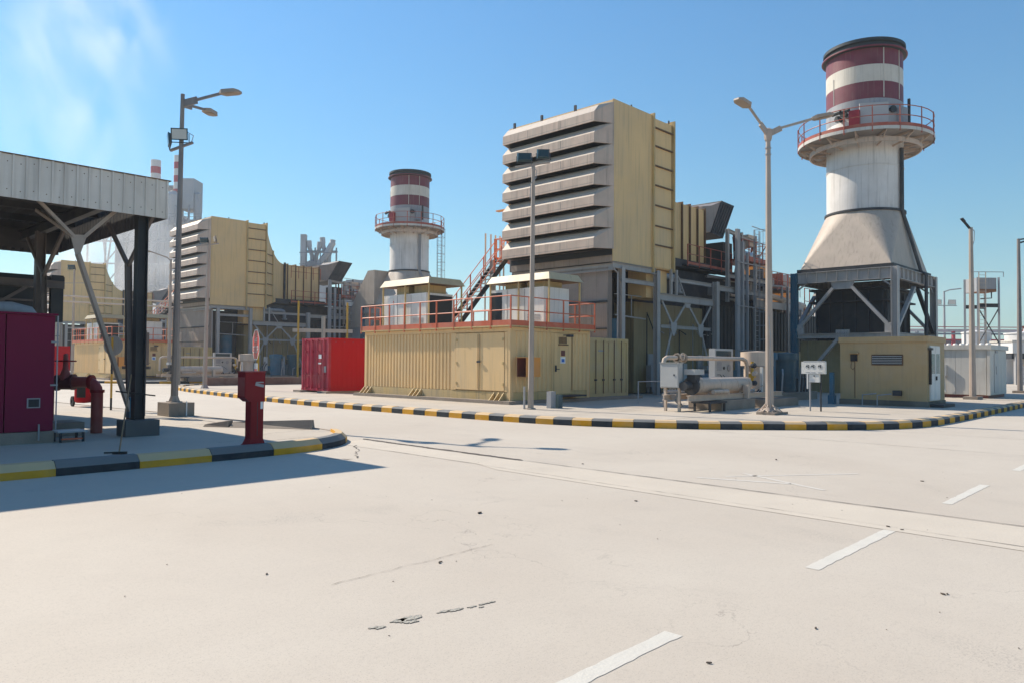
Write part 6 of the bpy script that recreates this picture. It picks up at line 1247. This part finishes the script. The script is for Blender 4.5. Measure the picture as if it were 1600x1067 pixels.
# yellow service frames between the red container and the middle block
t = T('yellow_service_frame', 'yellow pipe posts with a cream cross bar rising behind the red container', 'service frame', (34, 53, 0))
for x_, y_ in ((32.4, 55.9), (36.0, 54.2)): MB().tube([(x_, y_, .15), (x_, y_, 6.6)], .09, 8).part('post', yellow, t)
MB().bar((32.0, 56.1, 4.2), (36.4, 54.0, 4.2), .12, .3).bar((34.2, 55.0, .2), (34.2, 55.0, 5.4), .3, .2).part('cross_bar', cream, t)
# ------------------------------------------------------------------ extra ironwork
rz = random.Random(21)
for k in (0, 1):
    oy = 42.4 * k; t = T('pipe_cluster', ['tangle of grey and rusty pipes standing above the dark cladding beside the big stack', 'tangle of pipes and red frames above the red container'][k], 'pipes', (48, 20 + oy, 5.2), 'pipe clusters')
    for i in range(30):
        x_ = rz.uniform(44, 61); y_ = 21.9 + oy + rz.uniform(0, 1.5); h_ = rz.uniform(.3, 1.1)
        MB().tube([(x_, y_, 5.12), (x_, y_, 5.12 + h_), (x_ + rz.uniform(.2, 1.2), y_, 5.12 + h_)], rz.choice((.04, .06, .1)), 6).part('pipe', rz.choice((greyp, cream, alum, oxide, farwhite)), t)
    for i in range(9):
        x_ = rz.uniform(45, 60); MB().box(x_, 22.0 + oy, 5.13, x_ + rz.uniform(.3, 1), 22.8 + oy, 5.13 + rz.uniform(.3, .9)).part('valve_box', rz.choice((oxide, greyp, cream, redrail)), t)
for k in (0, 1):
    oy = 42.4 * k; Y = 20.89 + oy
    t = T('instrument_racks', ['row of small grey instrument racks along the enclosure wall behind the skid', 'row of small instrument racks along the enclosure wall behind the stop sign'][k], 'instrument racks', (36, Y + 1, .15), 'instrument racks')
    for i in range(7):
        x_ = 32.6 + i * 1.15 + rz.uniform(-.2, .2); h_ = rz.uniform(.8, 1.9)
        B(x_, Y + .9, .5, x_ + rz.uniform(.3, .6), Y + 1.2, h_).part('rack_box', rz.choice((teal, greyp, dark, panel)), t); MB().bar((x_ + .1, Y + 1.0, .15), (x_ + .1, Y + 1.0, .5), .08).part('leg', dark, t)
        MB().tube([(x_ + .2, Y + 1.3, h_), (x_ + .2, Y + 1.3, 3.2 + rz.uniform(0, 1.2)), (x_ + .9, Y + 1.3, 3.3)], .035, 6).part('tube', rz.choice((steel, greyp, dark)), t)
t = T('conduit_stub', 'short grey conduit box at the foot of the slim light pole', 'conduit box', (19.6, 17.2, .15))
B(19.5, 17.0, .146, 19.75, 17.2, .72).part('box_body', greyp, t); B(19.8, 16.9, .146, 20.0, 17.1, .6).part('box_side', teal, t)
# ------------------------------------------------------------------ far boiler house lattice, more of it
rl = random.Random(33)
bh = T('boiler_lattice_tower', 'pale lattice steelwork with walkways round the distant boiler building', 'steel frame', S(-80, 168))
for r_ in (-95, -91, -87, -83, -79, -75.5, -72.5, -70): MB().bar(S(r_, 168, 0), S(r_, 168, rl.uniform(30, 37)), .35).part('post', farmd, bh)
for z in (8, 13, 18, 23, 28, 32): MB().bar(S(-95, 168, z), S(-70, 168, z), .3).part('floor_beam', farm if z % 2 else farmd, bh)
for a, b in ((-95, -91), (-91, -87), (-87, -83), (-83, -79), (-75.5, -72.5), (-72.5, -70)):
    for z in (8, 13, 18, 23, 28): 
        if rl.random() < .7: MB().bar(S(a, 168, z), S(b, 168, z + 5), .2).part('cross_brace', farmd, bh)
for z in (18, 28, 33): 
    for h in (.6, 1.2): MB().bar(S(-79, 167.8, z + h), S(-69.5, 167.8, z + h), .1).part('rail', farmd, bh)
for i in range(6): MB().bar(S(-78 + i * 1.4, 168.3, 26), S(-77 + i * 1.4, 168.3, 33.5), .25).part('riser', farmd, bh)
vf = T('vent_frame_tower', 'pale lattice tower around the distant forked steam vents', 'steel frame', S(-50, 197))
for r_ in (-55.5, -53, -50.5, -47.8, -46.2): MB().bar(S(r_, 197.5, 8), S(r_, 197.5, rl.uniform(29, 32)), .22).part('post', farmd, vf)
for z in (20, 23.5, 27, 30): MB().bar(S(-56, 197.5, z), S(-46, 197.5, z), .22).part('floor_beam', farmd, vf)
for i in range(7): MB().bar(S(-55.5 + i * 1.4, 197.4, 23.5), S(-54.4 + i * 1.4, 197.4, 27), .15).part('cross_brace', farmd, vf)
